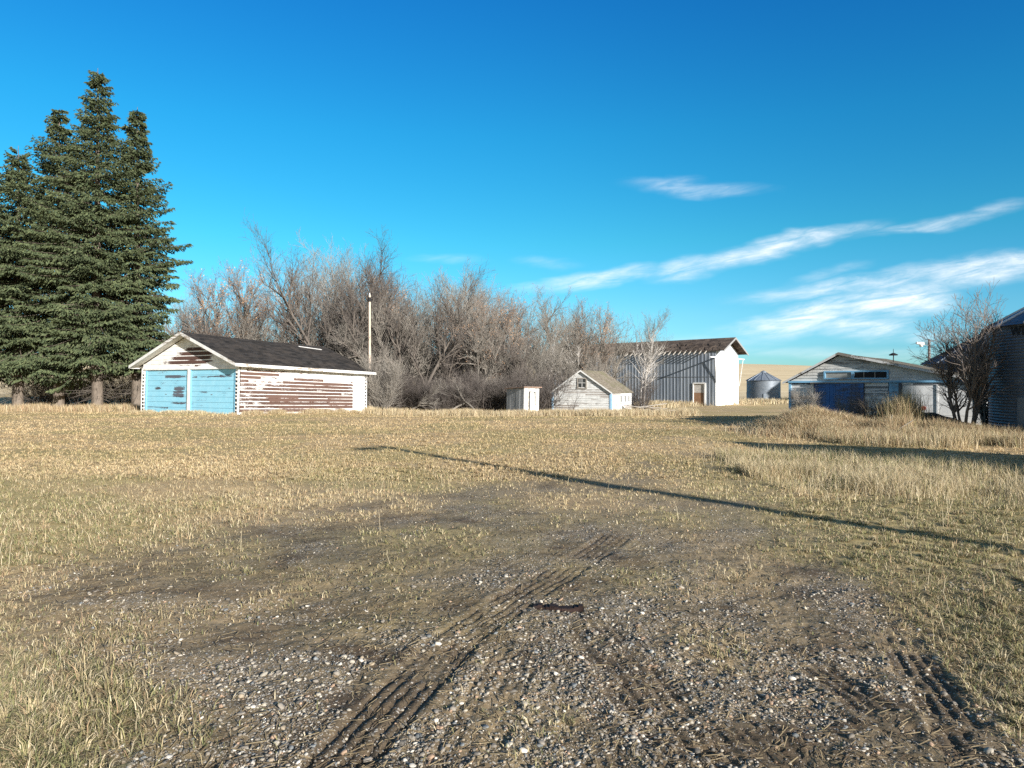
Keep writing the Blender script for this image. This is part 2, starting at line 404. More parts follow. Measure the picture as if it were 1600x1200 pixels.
# ------------------------------------------------------------------ building helpers
def basis_angle(e1): return math.atan2(e1[1], e1[0])
def lap(mb, plane, n_sign, z0, z1, row, span, seed=0, splits=2, lip=.022, jit=.006, skip=None):
    """lap siding. plane=('x',c) wall at x=c spanning y, or ('y',c) spanning x. span(z)->(a,b)"""
    rd = random.Random(seed); z = z0
    while z < z1-.01:
        zt = min(z+row, z1)
        a0, b0 = span(z); a1, b1 = span(zt)
        if b0-a0 < .03: break
        b1 = max(b1, a1+.01)
        cuts = [0]+sorted(rd.uniform(.12, .88) for _ in range(splits if b0-a0 > 2.5 else (1 if b0-a0 > 1.2 else 0)))+[1]
        for k in range(len(cuts)-1):
            g = .004 if k else 0
            p0 = a0+(b0-a0)*cuts[k]+g; p1 = a0+(b0-a0)*cuts[k+1]; q0 = a1+(b1-a1)*cuts[k]+g; q1 = a1+(b1-a1)*cuts[k+1]
            o = lip+rd.uniform(-jit, jit); dz = rd.uniform(-.004, .004); dz2 = rd.uniform(-.004, .004)
            pts = lambda uu, zz, off: ((plane[1]+n_sign*off, uu, zz) if plane[0] == 'x' else (uu, plane[1]+n_sign*off, zz))
            A = [pts(p0, z-.012+dz, o), pts(p0, zt, .004), pts(q0, zt, .004), pts(p0, z, -.03)]
            ringa = [pts(p0, z-.010+dz, o), pts(q0, zt-.001, .005), pts(q0, zt-.001, -.03), pts(p0, z-.010+dz, -.03)]
            ringb = [pts(p1, z-.010+dz2, o), pts(q1, zt-.001, .005), pts(q1, zt-.001, -.03), pts(p1, z-.010+dz2, -.03)]
            mb.prism(ringa, ringb)
        z = zt
def roof_slab(mb, x0, x1, ya, za, yb, zb, th, nx_=14, sag=.03, seed=0):
    """one roof slope from eave (ya,za) to ridge (yb,zb), extruded x0..x1, slightly uneven"""
    rd = random.Random(seed); xs = [x0+(x1-x0)*i/nx_ for i in range(nx_+1)]
    off = [(-sag*math.sin(math.pi*i/nx_)+rd.uniform(-.006, .006)) for i in range(nx_+1)]
    for i in range(nx_):
        r = lambda x, o: [(x, ya, za-th), (x, ya, za+o*.4), (x, yb, zb+o), (x, yb, zb-th)]
        mb.prism(r(xs[i], off[i]), r(xs[i+1], off[i+1]))

def shingle(name, c1, c2, c3, row=.16, wide=.32):
    m_, n = mat(name); x, y, z = n.sep(coords(n))
    w = n.m('MULTIPLY', z, 1.0)
    sl = n.m('MULTIPLY', z, 2.1)      # metres along the slope (approx.)
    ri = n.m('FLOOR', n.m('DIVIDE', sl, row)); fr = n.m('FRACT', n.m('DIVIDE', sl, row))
    ci = n.m('FLOOR', n.m('ADD', n.m('DIVIDE', x, wide), n.m('MULTIPLY', ri, .5)))
    rnd = n.white(n.comb(ri, ci, 0)); ns = n.noise(coords(n), 1.1, 5, .7); fi = n.noise(coords(n), 60, 3, .7)
    c = n.mix(rnd, c1, c2); c = n.mix(n.mr(ns, .45, .70), c, c3)
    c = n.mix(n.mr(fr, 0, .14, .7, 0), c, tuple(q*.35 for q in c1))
    c = n.mix(1, c, n.mix(fi, (.7, .7, .7), (1.3, 1.3, 1.3)), 'MULTIPLY')
    n.put(n.bsdf.inputs['Base Color'], c); n.bsdf.inputs['Roughness'].default_value = .95; n.bsdf.inputs['Specular IOR Level'].default_value = .08
    n.put(n.bsdf.inputs['Normal'], n.bump(n.m('ADD', n.m('ADD', fr, n.m('MULTIPLY', rnd, .5)), fi), .8, .02))
    return m_

WHITE = (.80, .79, .75)
M_TRIM = peel('worn_white_trim', (.76, .75, .71), (.20, .16, .12), base=-.42, row=.9, amp=.8)
M_DARKIN = simple('dark_interior', (.012, .012, .014), (.03, .028, .026), bump=0)
M_GLASS, _n = mat('dusty_window_glass'); _n.bsdf.inputs['Base Color'].default_value = (.03, .035, .04, 1); _n.bsdf.inputs['Roughness'].default_value = .12; _n.bsdf.inputs['Specular IOR Level'].default_value = .6
M_GALV = simple('galvanised_steel', (.36, .40, .44), (.52, .56, .60), 3, (1, 1, 3), rough=.42, metal=.75, bump=.05, spec=.5)
M_WOODGREY = simple('weathered_grey_wood', (.20, .175, .145), (.42, .39, .34), 5, (.6, .6, 12), rough=.9, bump=.5)

# ================================================================== double garage
def garage():
    L, Wd, E, RZ = 9.75, 7.9, 2.74, 4.33
    C = (-13.95, 35.2); e1 = (.480, .877)
    t = empty('garage', (C[0], C[1], 0.02), basis_angle(e1), .026)
    tag(t, 'long white garage with two blue overhead doors, dark roof and peeling brown side boards', 'garage')
    mside = peel('peeling_white_over_brown_boards', (.70, .69, .66), (.105, .060, .045), base=-.34, row=.192, boardlen=2.3, zoff=-.10,
                 blobs=(((4.2, .70), (8.5, 1.5), 1.02), ((1.2, 2.15), (2.6, .35), .40), ((7.0, 1.65), (3.6, .4), .40), ((9.5, 1.3), (.95, 3.5), -2.2)), amp=1.05)
    mgab = peel('peeling_white_gable_boards', WHITE, (.085, .045, .034), base=-.55, row=.235, zoff=-.02, boardlen=3,
                blobs=(((3.3, 3.1), (2.2, .55), 1.0), ((4.4, 2.75), (2.6, .35), .7), ((3.6, 3.6), (1.2, .3), .5)), amp=.7)
    mb = MB()
    lap(mb, ('y', 0), -1, .10, E-.10, .192, lambda z: (.10, L-.02), 1, 3)
    o = mb.build('side_wall', mside, t)
    mb = MB(); mb.box(8.52, L-.10, -.045, -.024, .10, E-.12)
    mb.build('wall_patch', peel('white_panel_sheet', (.82, .82, .79), (.3, .26, .22), base=-.75, row=2.5, amp=.5), t)
    mb = MB(); mb.box(.04, L, -.02, .04, .02, .10)
    mb.build('sill', M_TRIM, t)
    # back and far walls
    mb = MB(); mb.box(.02, L, Wd-.06, Wd, 0, E); mb.box(L-.06, L, .02, Wd-.06, 0, E)
    mb.prism([(L-.05, 0, E), (L-.05, Wd, E), (L-.05, Wd/2, RZ-.1)], [(L, 0, E), (L, Wd, E), (L, Wd/2, RZ-.1)])
    mb.build('back_wall', M_TRIM, t)
    # gable above the doors
    slope = (RZ-E)/(Wd/2)
    sp = lambda z: ((z-E+.10)/slope*1.0 if z > E-.1 else 0, Wd-((z-E+.10)/slope if z > E-.1 else 0))
    mb = MB(); lap(mb, ('x', 0), -1, 2.46, RZ-.12, .235, sp, 5, 1, lip=.026)
    mb.build('gable', mgab, t)
    mb = MB(); mb.box(-.055, .02, -.02, Wd+.02, 2.36, 2.47)
    mb.build('lintel', M_TRIM, t)
    # doors: right (near) one y .55..3.75, left one 4.15..7.35
    for k, (a, b) in enumerate(((.30, 3.72), (4.02, 7.52))):
        blobs = (((a+.9, 2.0), (1.5, .12), .95), ((a+2.2, 1.95), (1.6, .10), .6), ((a+1.6, .75), (.6, .09), .5), ((a+2.5, 1.15), (.5, .08), .7)) if k == 0 else \
                (((a+.8, 1.25), (.6, .20), 1.2), ((a+.7, .93), (1.0, .12), 1.3), ((a+2.6, 1.35), (.5, .15), 1.3), ((a+1.0, .55), (1.0, .10), 1.0), ((a+1.2, 2.0), (1.1, .13), 1.0), ((a+1.9, .3), (1.3, .08), .6))
        md = peel('blue_door_paint_%s' % 'ab'[k], (.23, .51, .64), (.085, .095, .115), base=(-.60, -.46)[k], row=.29, boardlen=.9, zoff=-.04, blobs=blobs, amp=1.2, paint2=(.29, .56, .68), rough=.6)
        mb = MB(); rd = random.Random(k)
        for i in range(8):
            z = .04+i*.29; mb.box(.03+rd.uniform(-.004, .004), .07, a, b, z, z+.278)
        mb.box(.075, .09, a, b, .03, 2.36)
        d = mb.build('door', md, t)
        mb = MB(); mb.box(0, .03, (a+b)/2-.02, (a+b)/2+.10, 1.02, 1.05); mb.build('handle', M_GALV, d)
    M_DOORFRAME = peel('blue_frame_paint', (.20, .48, .66), (.3, .3, .3), base=-.6, row=3, amp=.8)
    mb = MB()
    for a, b in ((.22, .30), (3.72, 3.78), (3.96, 4.02), (7.52, 7.62)): mb = MB(); mb.box(-.02, .06, a, b, .02, 2.36); mb.build('door_jamb', M_DOORFRAME, t)
    mb = MB(); mb.box(-.05, .05, 3.78, 3.96, 0, 2.37); mb.build('post', M_TRIM, t)
    # stepped siding ends at the corners: white lap ends with dark gaps
    for nm, y0, y1 in (('corner', -.03, .22), ('corner', 7.62, Wd+.03)):
        mb = MB(); i = 0; z = .05
        lap(mb, ('x', 0), -1, .05, 2.36, .192, lambda zz: (y0, y1), 3, 0, lip=.03)
        mb.build('corner_siding', peel('corner_paint_%d' % int(y0*10), WHITE, (.13, .12, .12), base=-.25, row=.192, amp=.8, zoff=-.05), t)
        mb = MB(); rd = random.Random(4); ya = y0+.08 if y0 < 1 else y1-.2
        mb.box(-.046, -.036, ya, ya+.12, .10, 2.25); mb.build('rotten_gap', M_DARKIN, t)
        mb = MB(); mb.box(-.06, -.03, y0-.0 if y0 < 1 else y1-.06, (y0+.06) if y0 < 1 else y1, .02, 2.36); z = .22
        while z < 2.2:
            e_ = z+rd.uniform(-.02, .02); mb.box(-.055, -.035, min(y0+.05, ya) if y0 < 1 else ya-.01, ya+.13 if y0 < 1 else y1-.05, e_, e_+.085+rd.uniform(-.02, .03)); z += .192
        mb.build('corner_board', M_TRIM, t)
    mb = MB(); mb.box(L-.14, L-.04, -.052, -.046, .12, 2.42); mb.build('rotten_gap', M_DARKIN, t)
    mb = MB(); rd = random.Random(9); z = .22; mb.box(L-.045, L+.02, -.07, -.03, .05, 2.5)
    while z < 2.4:
        mb.box(L-.145, L-.04, -.06, -.053, z, z+.075+rd.uniform(-.02, .02)); z += .192
    mb.build('corner_board', M_TRIM, t)
    # roof
    ov, og = .42, .55; sl = (RZ-E)/(Wd/2+0)
    ms = shingle('charcoal_shingles', (.020, .019, .018), (.052, .047, .043), (.068, .057, .048))
    mb = MB(); ze = E-.02-ov*sl
    roof_slab(mb, -og, L+.45, -ov, ze+.06, Wd/2, RZ+.02, .05, seed=3)
    roof_slab(mb, -og, L+.45, Wd+ov, ze+.06, Wd/2, RZ+.02, .05, seed=4)
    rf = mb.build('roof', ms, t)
    mb = MB(); mb.bar((7.3, Wd/2-.55, RZ-.55*(RZ-E)/(Wd/2)+.045), (9.1, Wd/2-.75, RZ-.75*(RZ-E)/(Wd/2)+.045), .07, .03, (0, -sl, 1))
    mb.build('loose_strip', M_TRIM, rf)
    mb = MB()
    for s in (0, 1):
        ya = -ov if s == 0 else Wd+ov
        mb.prism([(-og-.03, ya, ze-.10), (-og-.03, ya, ze+.055), (-og-.03, Wd/2, RZ+.015), (-og-.03, Wd/2, RZ-.15)],
                 [(-og-.002, ya, ze-.10), (-og-.002, ya, ze+.055), (-og-.002, Wd/2, RZ+.015), (-og-.002, Wd/2, RZ-.15)])
        yo = ya-.03 if s == 0 else ya+.003
        mb.box(-og, L+.45, yo, yo+.027, ze-.10, ze+.06)
    mb.build('fascia', peel('fascia_paint', (.70, .69, .65), (.22, .17, .12), base=-.25, row=3, amp=1.0), t)
    mb = MB()
    for s in (0, 1):
        ya = -ov if s == 0 else Wd+ov; yb = 0 if s == 0 else Wd
        mb.prism([(-og, ya, ze-.03), (-og, ya, ze-.012), (-og, Wd/2, RZ-.05), (-og, Wd/2, RZ-.07)], [(-.03, ya, ze-.03), (-.03, ya, ze-.012), (-.03, Wd/2, RZ-.05), (-.03, Wd/2, RZ-.07)])
        mb.prism([(0, ya, ze-.03), (0, ya, ze-.012), (0, yb, ze+.012+ov*sl*0), (0, yb, ze-.006)], [(L+.4, ya, ze-.03), (L+.4, ya, ze-.012), (L+.4, yb, ze+.012), (L+.4, yb, ze-.006)])
    mb.build('soffit', M_TRIM, t)
garage()

# ================================================================== small white shed with a gable window
def white_shed():
    Y0 = 45.0; z0 = gz(6, 45)
    C = ((955-800)/1080*Y0, Y0); e1 = (.486, .874); Wd, L = 4.25, 3.9
    t = empty('shed', (C[0], C[1], -.52), basis_angle(e1))
    tag(t, 'small weathered white wooden shed with a little square gable window and mossy shingle roof', 'shed')
    E, RZ = 1.62, 3.06
    mw = peel('grey_white_shed_boards', (.66, .66, .63), (.30, .27, .24), base=-.18, row=.15, boardlen=3, blobs=(((2.2, .4), (2.6, .9), .22),), amp=.95)
    sl = (RZ-E)/(Wd/2)
    sp = lambda z: (max(0, (z-E+.03)/sl), Wd-max(0, (z-E+.03)/sl))
    mb = MB(); lap(mb, ('x', 0), -1, .0, RZ-.06, .15, sp, 8, 1); mb.build('front_wall', mw, t)
    mb = MB(); lap(mb, ('y', 0), -1, .0, E-.03, .15, lambda z: (.03, L), 9, 1); mb.box(.03, L, .03, .06, 0, E-.05); mb.box(.03, L, Wd-.05, Wd, 0, E-.05); mb.box(L-.05, L, .06, Wd-.05, 0, E-.05); mb.box(.032, .06, .06, Wd-.05, 0, E-.1)
    mb.prism([(L-.05, 0, E-.05), (L-.05, Wd, E-.05), (L-.05, Wd/2, RZ-.1)], [(L, 0, E-.05), (L, Wd, E-.05), (L, Wd/2, RZ-.1)])
    mb.build('side_wall', mw, t)
    mblue = peel('pale_blue_corner_paint', (.30, .50, .68), (.5, .5, .48), base=-.4, row=3)
    mb = MB(); mb.box(-.045, -.015, -.03, .10, 0, E-.05); mb.box(-.045, .10, -.045, -.02, 0, E-.06); mb.build('corner_board', mblue, t)
    mb = MB(); mb.box(-.045, -.015, Wd-.10, Wd+.02, 0, E-.05); mb.build('corner_board', mblue, t)
    # window
    yc, zc = Wd/2-.08, 2.22
    w = MB(); s = .27
    w.box(-.06, -.02, yc-s-.08, yc-s, zc-s-.06, zc+s+.07); w.box(-.06, -.02, yc+s, yc+s+.08, zc-s-.06, zc+s+.07)
    w.box(-.065, -.02, yc-s, yc+s, zc+s, zc+s+.08); w.box(-.075, -.02, yc-s-.1, yc+s+.1, zc-s-.12, zc-s-.061)
    fr = w.build('window', M_WOODGREY, t)
    w = MB(); w.box(-.05, -.035, yc-.012, yc+.012, zc-s, zc+s); w.box(-.05, -.036, yc-s, yc-.013, zc-.012, zc+.012); w.box(-.05, -.036, yc+.013, yc+s, zc-.012, zc+.012)
    w.box(-.05, -.036, yc+s*.5, yc+s*.5+.015, zc+.013, zc+s); w.build('muntin', M_TRIM, fr)
    w = MB(); w.box(-.034, -.028, yc-s, yc+s, zc-s, zc+s); w.build('pane', M_GLASS, fr)
    # side door and slit windows
    w = MB(); w.box(.28, .85, -.05, -.026, .05, 1.35); d = w.build('door', simple('grey_door', (.40, .39, .37), (.58, .57, .54), 5, (1, 1, 8)), t)
    w = MB(); w.box(.78, .82, -.07, -.051, .7, .8); w.build('latch', M_DARKIN, d)
    for a in (1.55, 2.35, 3.10):
        w = MB(); w.box(a, a+.30, -.055, -.026, .88, 1.42); f_ = w.build('window', M_TRIM, t)
        w = MB(); w.box(a+.05, a+.25, -.060, -.056, .93, 1.37); w.build('pane', M_GLASS, f_)
    ms = shingle('mossy_brown_shingles', (.15, .125, .095), (.25, .215, .165), (.165, .155, .09), row=.14, wide=.18)
    mb = MB(); ov = .10
    roof_slab(mb, -.12, L+.2, -ov, E-ov*sl+.03, Wd/2, RZ+.02, .04, 8, .02, 5); roof_slab(mb, -.12, L+.2, Wd+ov, E-ov*sl+.03, Wd/2, RZ+.02, .04, 8, .02, 6)
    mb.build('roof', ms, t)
    mb = MB()
    for s_ in (0, 1):
        ya = -ov if s_ == 0 else Wd+ov; ze = E-ov*sl+.03
        mb.prism([(-.145, ya, ze-.09), (-.145, ya, ze), (-.145, Wd/2, RZ+.015), (-.145, Wd/2, RZ-.08)], [(-.122, ya, ze-.09), (-.122, ya, ze), (-.122, Wd/2, RZ+.015), (-.122, Wd/2, RZ-.08)])
    mb.build('fascia', M_TRIM, t)
white_shed()

# ================================================================== outhouse
def outhouse():
    Y0 = 44.0; C = ((818-800)/1080*Y0, Y0)
    e1 = (.78, .63)
    t = empty('outhouse', (C[0], C[1], -.50), basis_angle(e1), .03)
    tag(t, 'narrow leaning grey and white outhouse with a flat sloping roof left of the small shed', 'outhouse')
    W_, D_ = 1.75, 1.25
    # face x=0 spans y 0..W_ (grey, left) ; face y=0 spans x 0..D_ (white, right, with door)
    mg = simple('grey_board_outhouse', (.26, .27, .27), (.46, .47, .46), 3, (5, 5, .8), bump=.4)
    mw = peel('white_outhouse_paint', (.70, .69, .64), (.40, .36, .30), base=-.12, row=2.6, boardlen=.2, amp=.9)
    mb = MB(); rd = random.Random(2); y = 0.0
    while y < W_-.01:
        y1 = min(y+.19, W_); mb.box(-.02+rd.uniform(-.008, .004), .02, y+.003, y1-.003, -.1, 1.84+.05*(1-y/W_)*0); y = y1
    mb.box(.021, D_, W_-.03, W_, -.1, 1.78); mb.build('side_wall', mg, t)
    mb = MB(); x = .0
    while x < D_-.01:
        x1 = min(x+.19, D_)
        if not (.40 < (x+x1)/2 < .95): mb.box(x+.003, x1-.003, -.02+rd.uniform(-.006, .004), .02, -.1, 1.86)
        else: mb.box(x+.003, x1-.003, -.015, .02, 1.66, 1.86)
        x = x1
    mb.box(D_-.03, D_, .021, W_-.031, -.1, 1.8)
    mb.build('front_wall', mw, t)
    mb = MB(); mb.box(.40, .94, .03, .05, -.05, 1.66); mb.build('doorway', M_DARKIN, t)
    mb = MB(); mb.prism([(.50, -.035, -.02), (.92, -.035, -.02), (.84, -.035, 1.60), (.46, -.035, 1.60)], [(.50, -.01, -.02), (.92, -.01, -.02), (.84, -.01, 1.60), (.46, -.01, 1.60)])
    mb.bar((.50, -.045, .35), (.86, -.045, .35), .02, .10); mb.build('door', mw, t)
    mb = MB(); mb.prism([(-.14, -.16, 1.90), (-.14, W_+.14, 1.80), (-.14, W_+.14, 1.85), (-.14, -.16, 1.95)], [(D_+.12, -.16, 1.93), (D_+.12, W_+.14, 1.83), (D_+.12, W_+.14, 1.88), (D_+.12, -.16, 1.98)])
    mb.build('roof', simple('rusty_roof_edge', (.28, .15, .09), (.42, .34, .28), 6), t)
outhouse()

# ================================================================== metal barn
def barn():
    Y0 = 76.0; near = ((1118-800)/1080*Y0, Y0); k = (.64, .77); Wd = 6.4; L = 24.0
    org = (near[0]+k[0]*Wd, near[1]+k[1]*Wd)           # y axis = -k ; x axis = (-.77,.64)
    t = empty('barn', (org[0], org[1], -.72), math.atan2(.64, -.77))
    tag(t, 'tall grey ribbed metal barn with a bright white front and dark patchy shingle roof', 'barn')
    E, RZ = 6.10, 7.62
    # long ribbed wall at y = Wd, facing +y (towards the camera)
    m_, n = mat('ribbed_grey_steel'); x, y, z = n.sep(coords(n))
    pan = n.white(n.comb(n.m('FLOOR', n.m('DIVIDE', x, .42)), 0, 0)); st_ = n.noise(n.comb(n.m('MULTIPLY', x, 5), 0, n.m('MULTIPLY', z, .5)), 1.2, 4, .6)
    c = n.mix(n.mr(pan, 0, 1), (.16, .19, .23), (.27, .30, .335)); c = n.mix(n.mr(st_, .5, .75), c, (.34, .37, .39))
    n.put(n.bsdf.inputs['Base Color'], c); n.bsdf.inputs['Roughness'].default_value = .5; n.bsdf.inputs['Metallic'].default_value = .25
    mb = MB(); xx = 0.0; P_ = .42
    while xx < L-.01:
        if xx+P_ > 1.3 and xx < 2.4: za = 2.55
        else: za = -.1
        mb.prism([(xx, Wd, za), (xx+.26, Wd, za), (xx+.31, Wd+.028, za), (xx+.36, Wd+.028, za), (xx+P_, Wd, za), (xx+P_, Wd-.04, za), (xx, Wd-.04, za)],
                 [(xx, Wd, E), (xx+.26, Wd, E), (xx+.31, Wd+.028, E), (xx+.36, Wd+.028, E), (xx+P_, Wd, E), (xx+P_, Wd-.04, E), (xx, Wd-.04, E)]); xx += P_
    mb.box(0, L, 0, .05, -.1, E); mb.box(L-.05, L, .06, Wd-.06, -.1, E)
    mb.build('side_wall', m_, t)
    mb = MB(); mb.box(.1, L, Wd+.031, Wd+.040, 3.20, 3.26); mb.build('girt_line', simple('dark_seam', (.10, .11, .12), (.16, .17, .18)), t)
    # side doorway with a broken wooden door
    mb = MB(); mb.box(1.1, 1.3, Wd-.02, Wd+.10, -.05, 2.55); mb.box(2.56, 2.66, Wd-.02, Wd+.10, -.05, 2.55); mb.box(1.3, 2.56, Wd-.02, Wd+.10, 2.45, 2.60); fr = mb.build('door', M_TRIM, t)
    mb = MB(); mb.box(1.3, 2.56, Wd-.03, Wd-.0, -.05, 1.45); mb.build('lower_panel', simple('raw_brown_board', (.20, .11, .06), (.34, .20, .12), 4, (6, 6, 1)), fr)
    mb = MB(); mb.box(1.3, 2.56, Wd-.03, Wd-.0, 1.46, 2.44); mb.build('upper_panel', simple('worn_door_paint', (.35, .31, .27), (.60, .57, .52), 6, (1, 1, 6)), fr)
    # white front wall at x=0
    mf = peel('white_front_sheet', (.84, .84, .82), (.45, .42, .40), base=-.62, row=2.4, boardlen=.6, blobs=(((1.2, .7), (1.4, .8), .45),), amp=.9)
    mb = MB(); mb.box(-.03, 0, 0, Wd, -.1, E-.75); mb.build('front_wall', mf, t)
    mb = MB(); mb.prism([(-.02, .02, E-.75), (-.02, Wd-.02, E-.75), (-.02, Wd-.02, E-.1), (-.02, Wd/2, RZ-.2), (-.02, .02, E-.1)], [(.02, .02, E-.75), (.02, Wd-.02, E-.75), (.02, Wd-.02, E-.1), (.02, Wd/2, RZ-.2), (.02, .02, E-.1)])
    mb.build('gable', simple('pale_grey_gable_sheet', (.34, .37, .40), (.44, .47, .50), 2), t)
    mb = MB(); mb.box(-.09, -.032, .15, 3.1, .0, E-.85); mb.box(-.12, -.06, 3.15, 6.25, -.0, E-.85); dr = mb.build('sliding_door', mf, t)
    mb = MB(); mb.box(-.20, -.04, -1.5, Wd+1.75, E-.80, E-.68); mb.build('door_rail', simple('rail_paint', (.55, .55, .55), (.7, .7, .7)), t)
    mb = MB(); mb.bar((-.12, Wd+.4, E-.8), (-.12, Wd+.02, 2.6), .07, .07); mb.build('brace', M_TRIM, t); mb = MB(); mb.bar((-.12, -1.2, E-.8), (-.12, -.05, 2.2), .06, .06); mb.build('brace', M_TRIM, t)
    sl = (RZ-E)/(Wd/2); ms = shingle('patchy_brown_shingles', (.05, .04, .034), (.11, .085, .068), (.17, .13, .10), row=.26, wide=.5)
    mb = MB(); ov = .55; ze = E-ov*sl+.1
    roof_slab(mb, -1.0, L+.5, -ov, ze, Wd/2, RZ+.08, .06, 10, .05, 1); roof_slab(mb, -1.0, L+.5, Wd+ov*.3, E-ov*.3*sl+.1, Wd/2, RZ+.08, .06, 10, .05, 2)
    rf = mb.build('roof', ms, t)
    # ragged, curled shingles and bare rafter tails along the eave
    mb = MB(); rd = random.Random(6)
    for i in range(330):
        x_ = rd.uniform(-.9, L); s_ = abs(rd.gauss(0, .28)); y_ = Wd+ov*.3-s_*(Wd/2); z_ = E-ov*.3*sl+.1+(Wd+ov*.3-y_)*sl
        mb.bar((x_, y_, z_+.02), (x_+rd.uniform(-.1, .1), y_-.35, z_+.35*sl+.02+rd.uniform(.0, .12)), rd.uniform(.2, .5), .02, (0, .4, 1))
    mb.build('loose_shingles', ms, rf)['kind'] = 'stuff'
    mb = MB(); xx = 1.0
    while xx < 11:
        mb.bar((xx, Wd+.75, E-.35), (xx, Wd-.1, E+.12), .06, .12); xx += .62
    mb.build('rafter_tails', M_WOODGREY, t)
    mb = MB()
    for s_ in (0, 1):
        ya = -ov if s_ == 0 else Wd+ov*.3; zz = ze if s_ == 0 else E-ov*.3*sl+.1
        mb.prism([(-1.04, ya, zz-.22), (-1.04, ya, zz), (-1.04, Wd/2, RZ+.075), (-1.04, Wd/2, RZ-.14)], [(-1.002, ya, zz-.22), (-1.002, ya, zz), (-1.002, Wd/2, RZ+.075), (-1.002, Wd/2, RZ-.14)])
    mb.build('fascia', simple('grey_fascia', (.20, .20, .20), (.30, .30, .29)), t)
barn()

# ================================================================== blue and white workshop
def workshop():
    C = (12.35, 30.75); Wd = 7.15; D = 9.0
    # facade from far left to near right along (.771,-.638); local y runs from right to left, x goes back
    e1 = (.638, .771)
    org = (C[0]+.771*Wd, C[1]-.638*Wd)
    t = empty('workshop', (org[0], org[1], .0), basis_angle(e1))
    tag(t, 'low weathered workshop with blue sliding doors, peeling white boards and a lopsided shallow gable roof', 'workshop')
    E = 1.70; yp = Wd-2.05; PZ = 2.93; yr = 0.0
    sL = (PZ-E)/(Wd-yp+.25); sR = (PZ-E-.02)/(yp+.15)
    mwh = peel('peeling_white_workshop', (.70, .71, .70), (.19, .20, .21), base=-.16, row=.15, boardlen=2.0, amp=1.0)
    mgb = peel('grey_white_workshop_gable', (.62, .62, .59), (.22, .21, .20), base=-.28, row=.26, boardlen=2.4, amp=.9)
    mbl = peel('dark_blue_door_paint', (.06, .16, .38), (.07, .09, .14), base=-.20, row=2.2, boardlen=.32, amp=.8, paint2=(.04, .12, .32))
    mlb = peel('light_blue_trim_paint', (.22, .46, .66), (.25, .27, .3), base=-.3, row=2, amp=1.0)
    # gable boards above header
    def sp(z):
        a = (z-E)/sR if z > E else 0; b = Wd-((z-E)/sL if z > E else 0)
        return (max(0, a), min(Wd, b))
    mb = MB(); lap(mb, ('x', 0), -1, E+.02, PZ-.08, .13, sp, 3, 2); mb.build('gable', mgb, t)
    mb = MB(); mb.box(-.10, .0, -.05, Wd+.05, E-.06, E+.02); mb.build('header', mlb, t)
    # gable window strip
    y0, y1, z0, z1 = Wd-3.95, Wd-1.45, E+.08, E+.44
    w = MB(); w.box(-.085, -.02, y0, y1, z0, z0+.06); w.box(-.085, -.02, y0, y1, z1-.06, z1); w.box(-.085, -.02, y0, y0+.07, z0+.061, z1-.061); w.box(-.085, -.02, y1-.07, y1, z0+.061, z1-.061); ym = (y0+y1)/2+.1
    w.box(-.085, -.02, ym-.06, ym+.06, z0+.061, z1-.061); fr = w.build('window', mlb, t)
    w = MB(); w.box(-.045, -.03, ym+.06, y1-.07, z0+.06, z1-.06); w.build('pane', simple('dusty_pane', (.22, .23, .22), (.34, .35, .33), rough=.4), fr)
    w = MB(); w.box(-.045, -.03, y0+.07, ym-.06, z0+.06, z1-.06); w.build('pane', M_DARKIN, fr)
    for a in (.36, .70): w = MB(); w.box(-.06, -.046, y0+.07+a*(ym-y0-.13)-.015, y0+.07+a*(ym-y0-.13)+.015, z0+.06, z1-.06); w.build('muntin', M_WOODGREY, fr)
    # lower facade (from left: white/dark board strip, two blue doors, lap boards, post, white garage doors)
    at = lambda s: Wd-s
    mst = peel('blackened_white_strip', (.66, .67, .66), (.045, .05, .06), base=.06, row=.15, boardlen=1.5, blobs=(((at(.5), 1.4), (2, .22), -.9),), amp=.8)
    w = MB(); lap(w, ('x', 0), -1, -.1, E-.07, .15, lambda z: (at(1.02), at(0.05)), 4, 0); w.build('wall', mst, t)
    w = MB(); w.box(-.06, .02, at(.07), at(-.03), -.1, E-.06); w.build('corner_board', mlb, t)
    for a, b, off in ((1.06, 1.98, .0), (1.94, 3.02, -.03)):
        w = MB(); rd = random.Random(int(a*10)); s_ = a
        while s_ < b-.02:
            e_ = min(s_+.155, b); w.box(-.06+off+rd.uniform(-.006, .006), -.03+off, at(e_)+.003, at(s_)-.003, -.06, E-.09); s_ = e_
        w.build('sliding_door', mbl, t)
    w = MB(); w.box(-.125, -.10, at(3.3), at(.9), E-.085, E-.045); w.build('door_rail', M_WOODGREY, t)
    w = MB(); lap(w, ('x', 0), -1, -.1, E-.07, .12, lambda z: (at(3.92), at(3.04)), 5, 0); w.build('wall', mwh, t)
    w = MB(); w.box(-.05, .02, at(4.30), at(3.95), -.1, E-.065); w.build('wall', mlb, t)
    w = MB(); w.box(-.09, .03, at(4.42), at(4.31), -.1, E-.062); w.build('post', simple('dark_post', (.05, .06, .08), (.12, .13, .15), 4), t)
    mgd = peel('white_garage_door_paint', (.74, .74, .72), (.30, .28, .26), base=-.42, row=.42, boardlen=3, amp=.8)
    for a, b in ((4.43, 5.62), (5.68, 6.92)):
        w = MB()
        ph_ = (E-.16+.05)/4
        for i in range(4): w.box(-.03, .0, at(b), at(a), -.05+i*ph_, -.05+i*ph_+ph_-.01)
        d = w.build('overhead_door', mgd, t)
    w = MB(); w.box(-.06, .01, at(5.675), at(5.625), -.1, E-.151); w.build('door_jamb', mwh, t); w = MB(); w.box(-.06, .01, at(7.18), at(6.925), -.1, E-.064); w.build('door_jamb', mwh, t); w = MB(); w.box(-.055, .0, at(6.924), at(4.421), E-.15, E-.065); w.build('door_head', mwh, t)
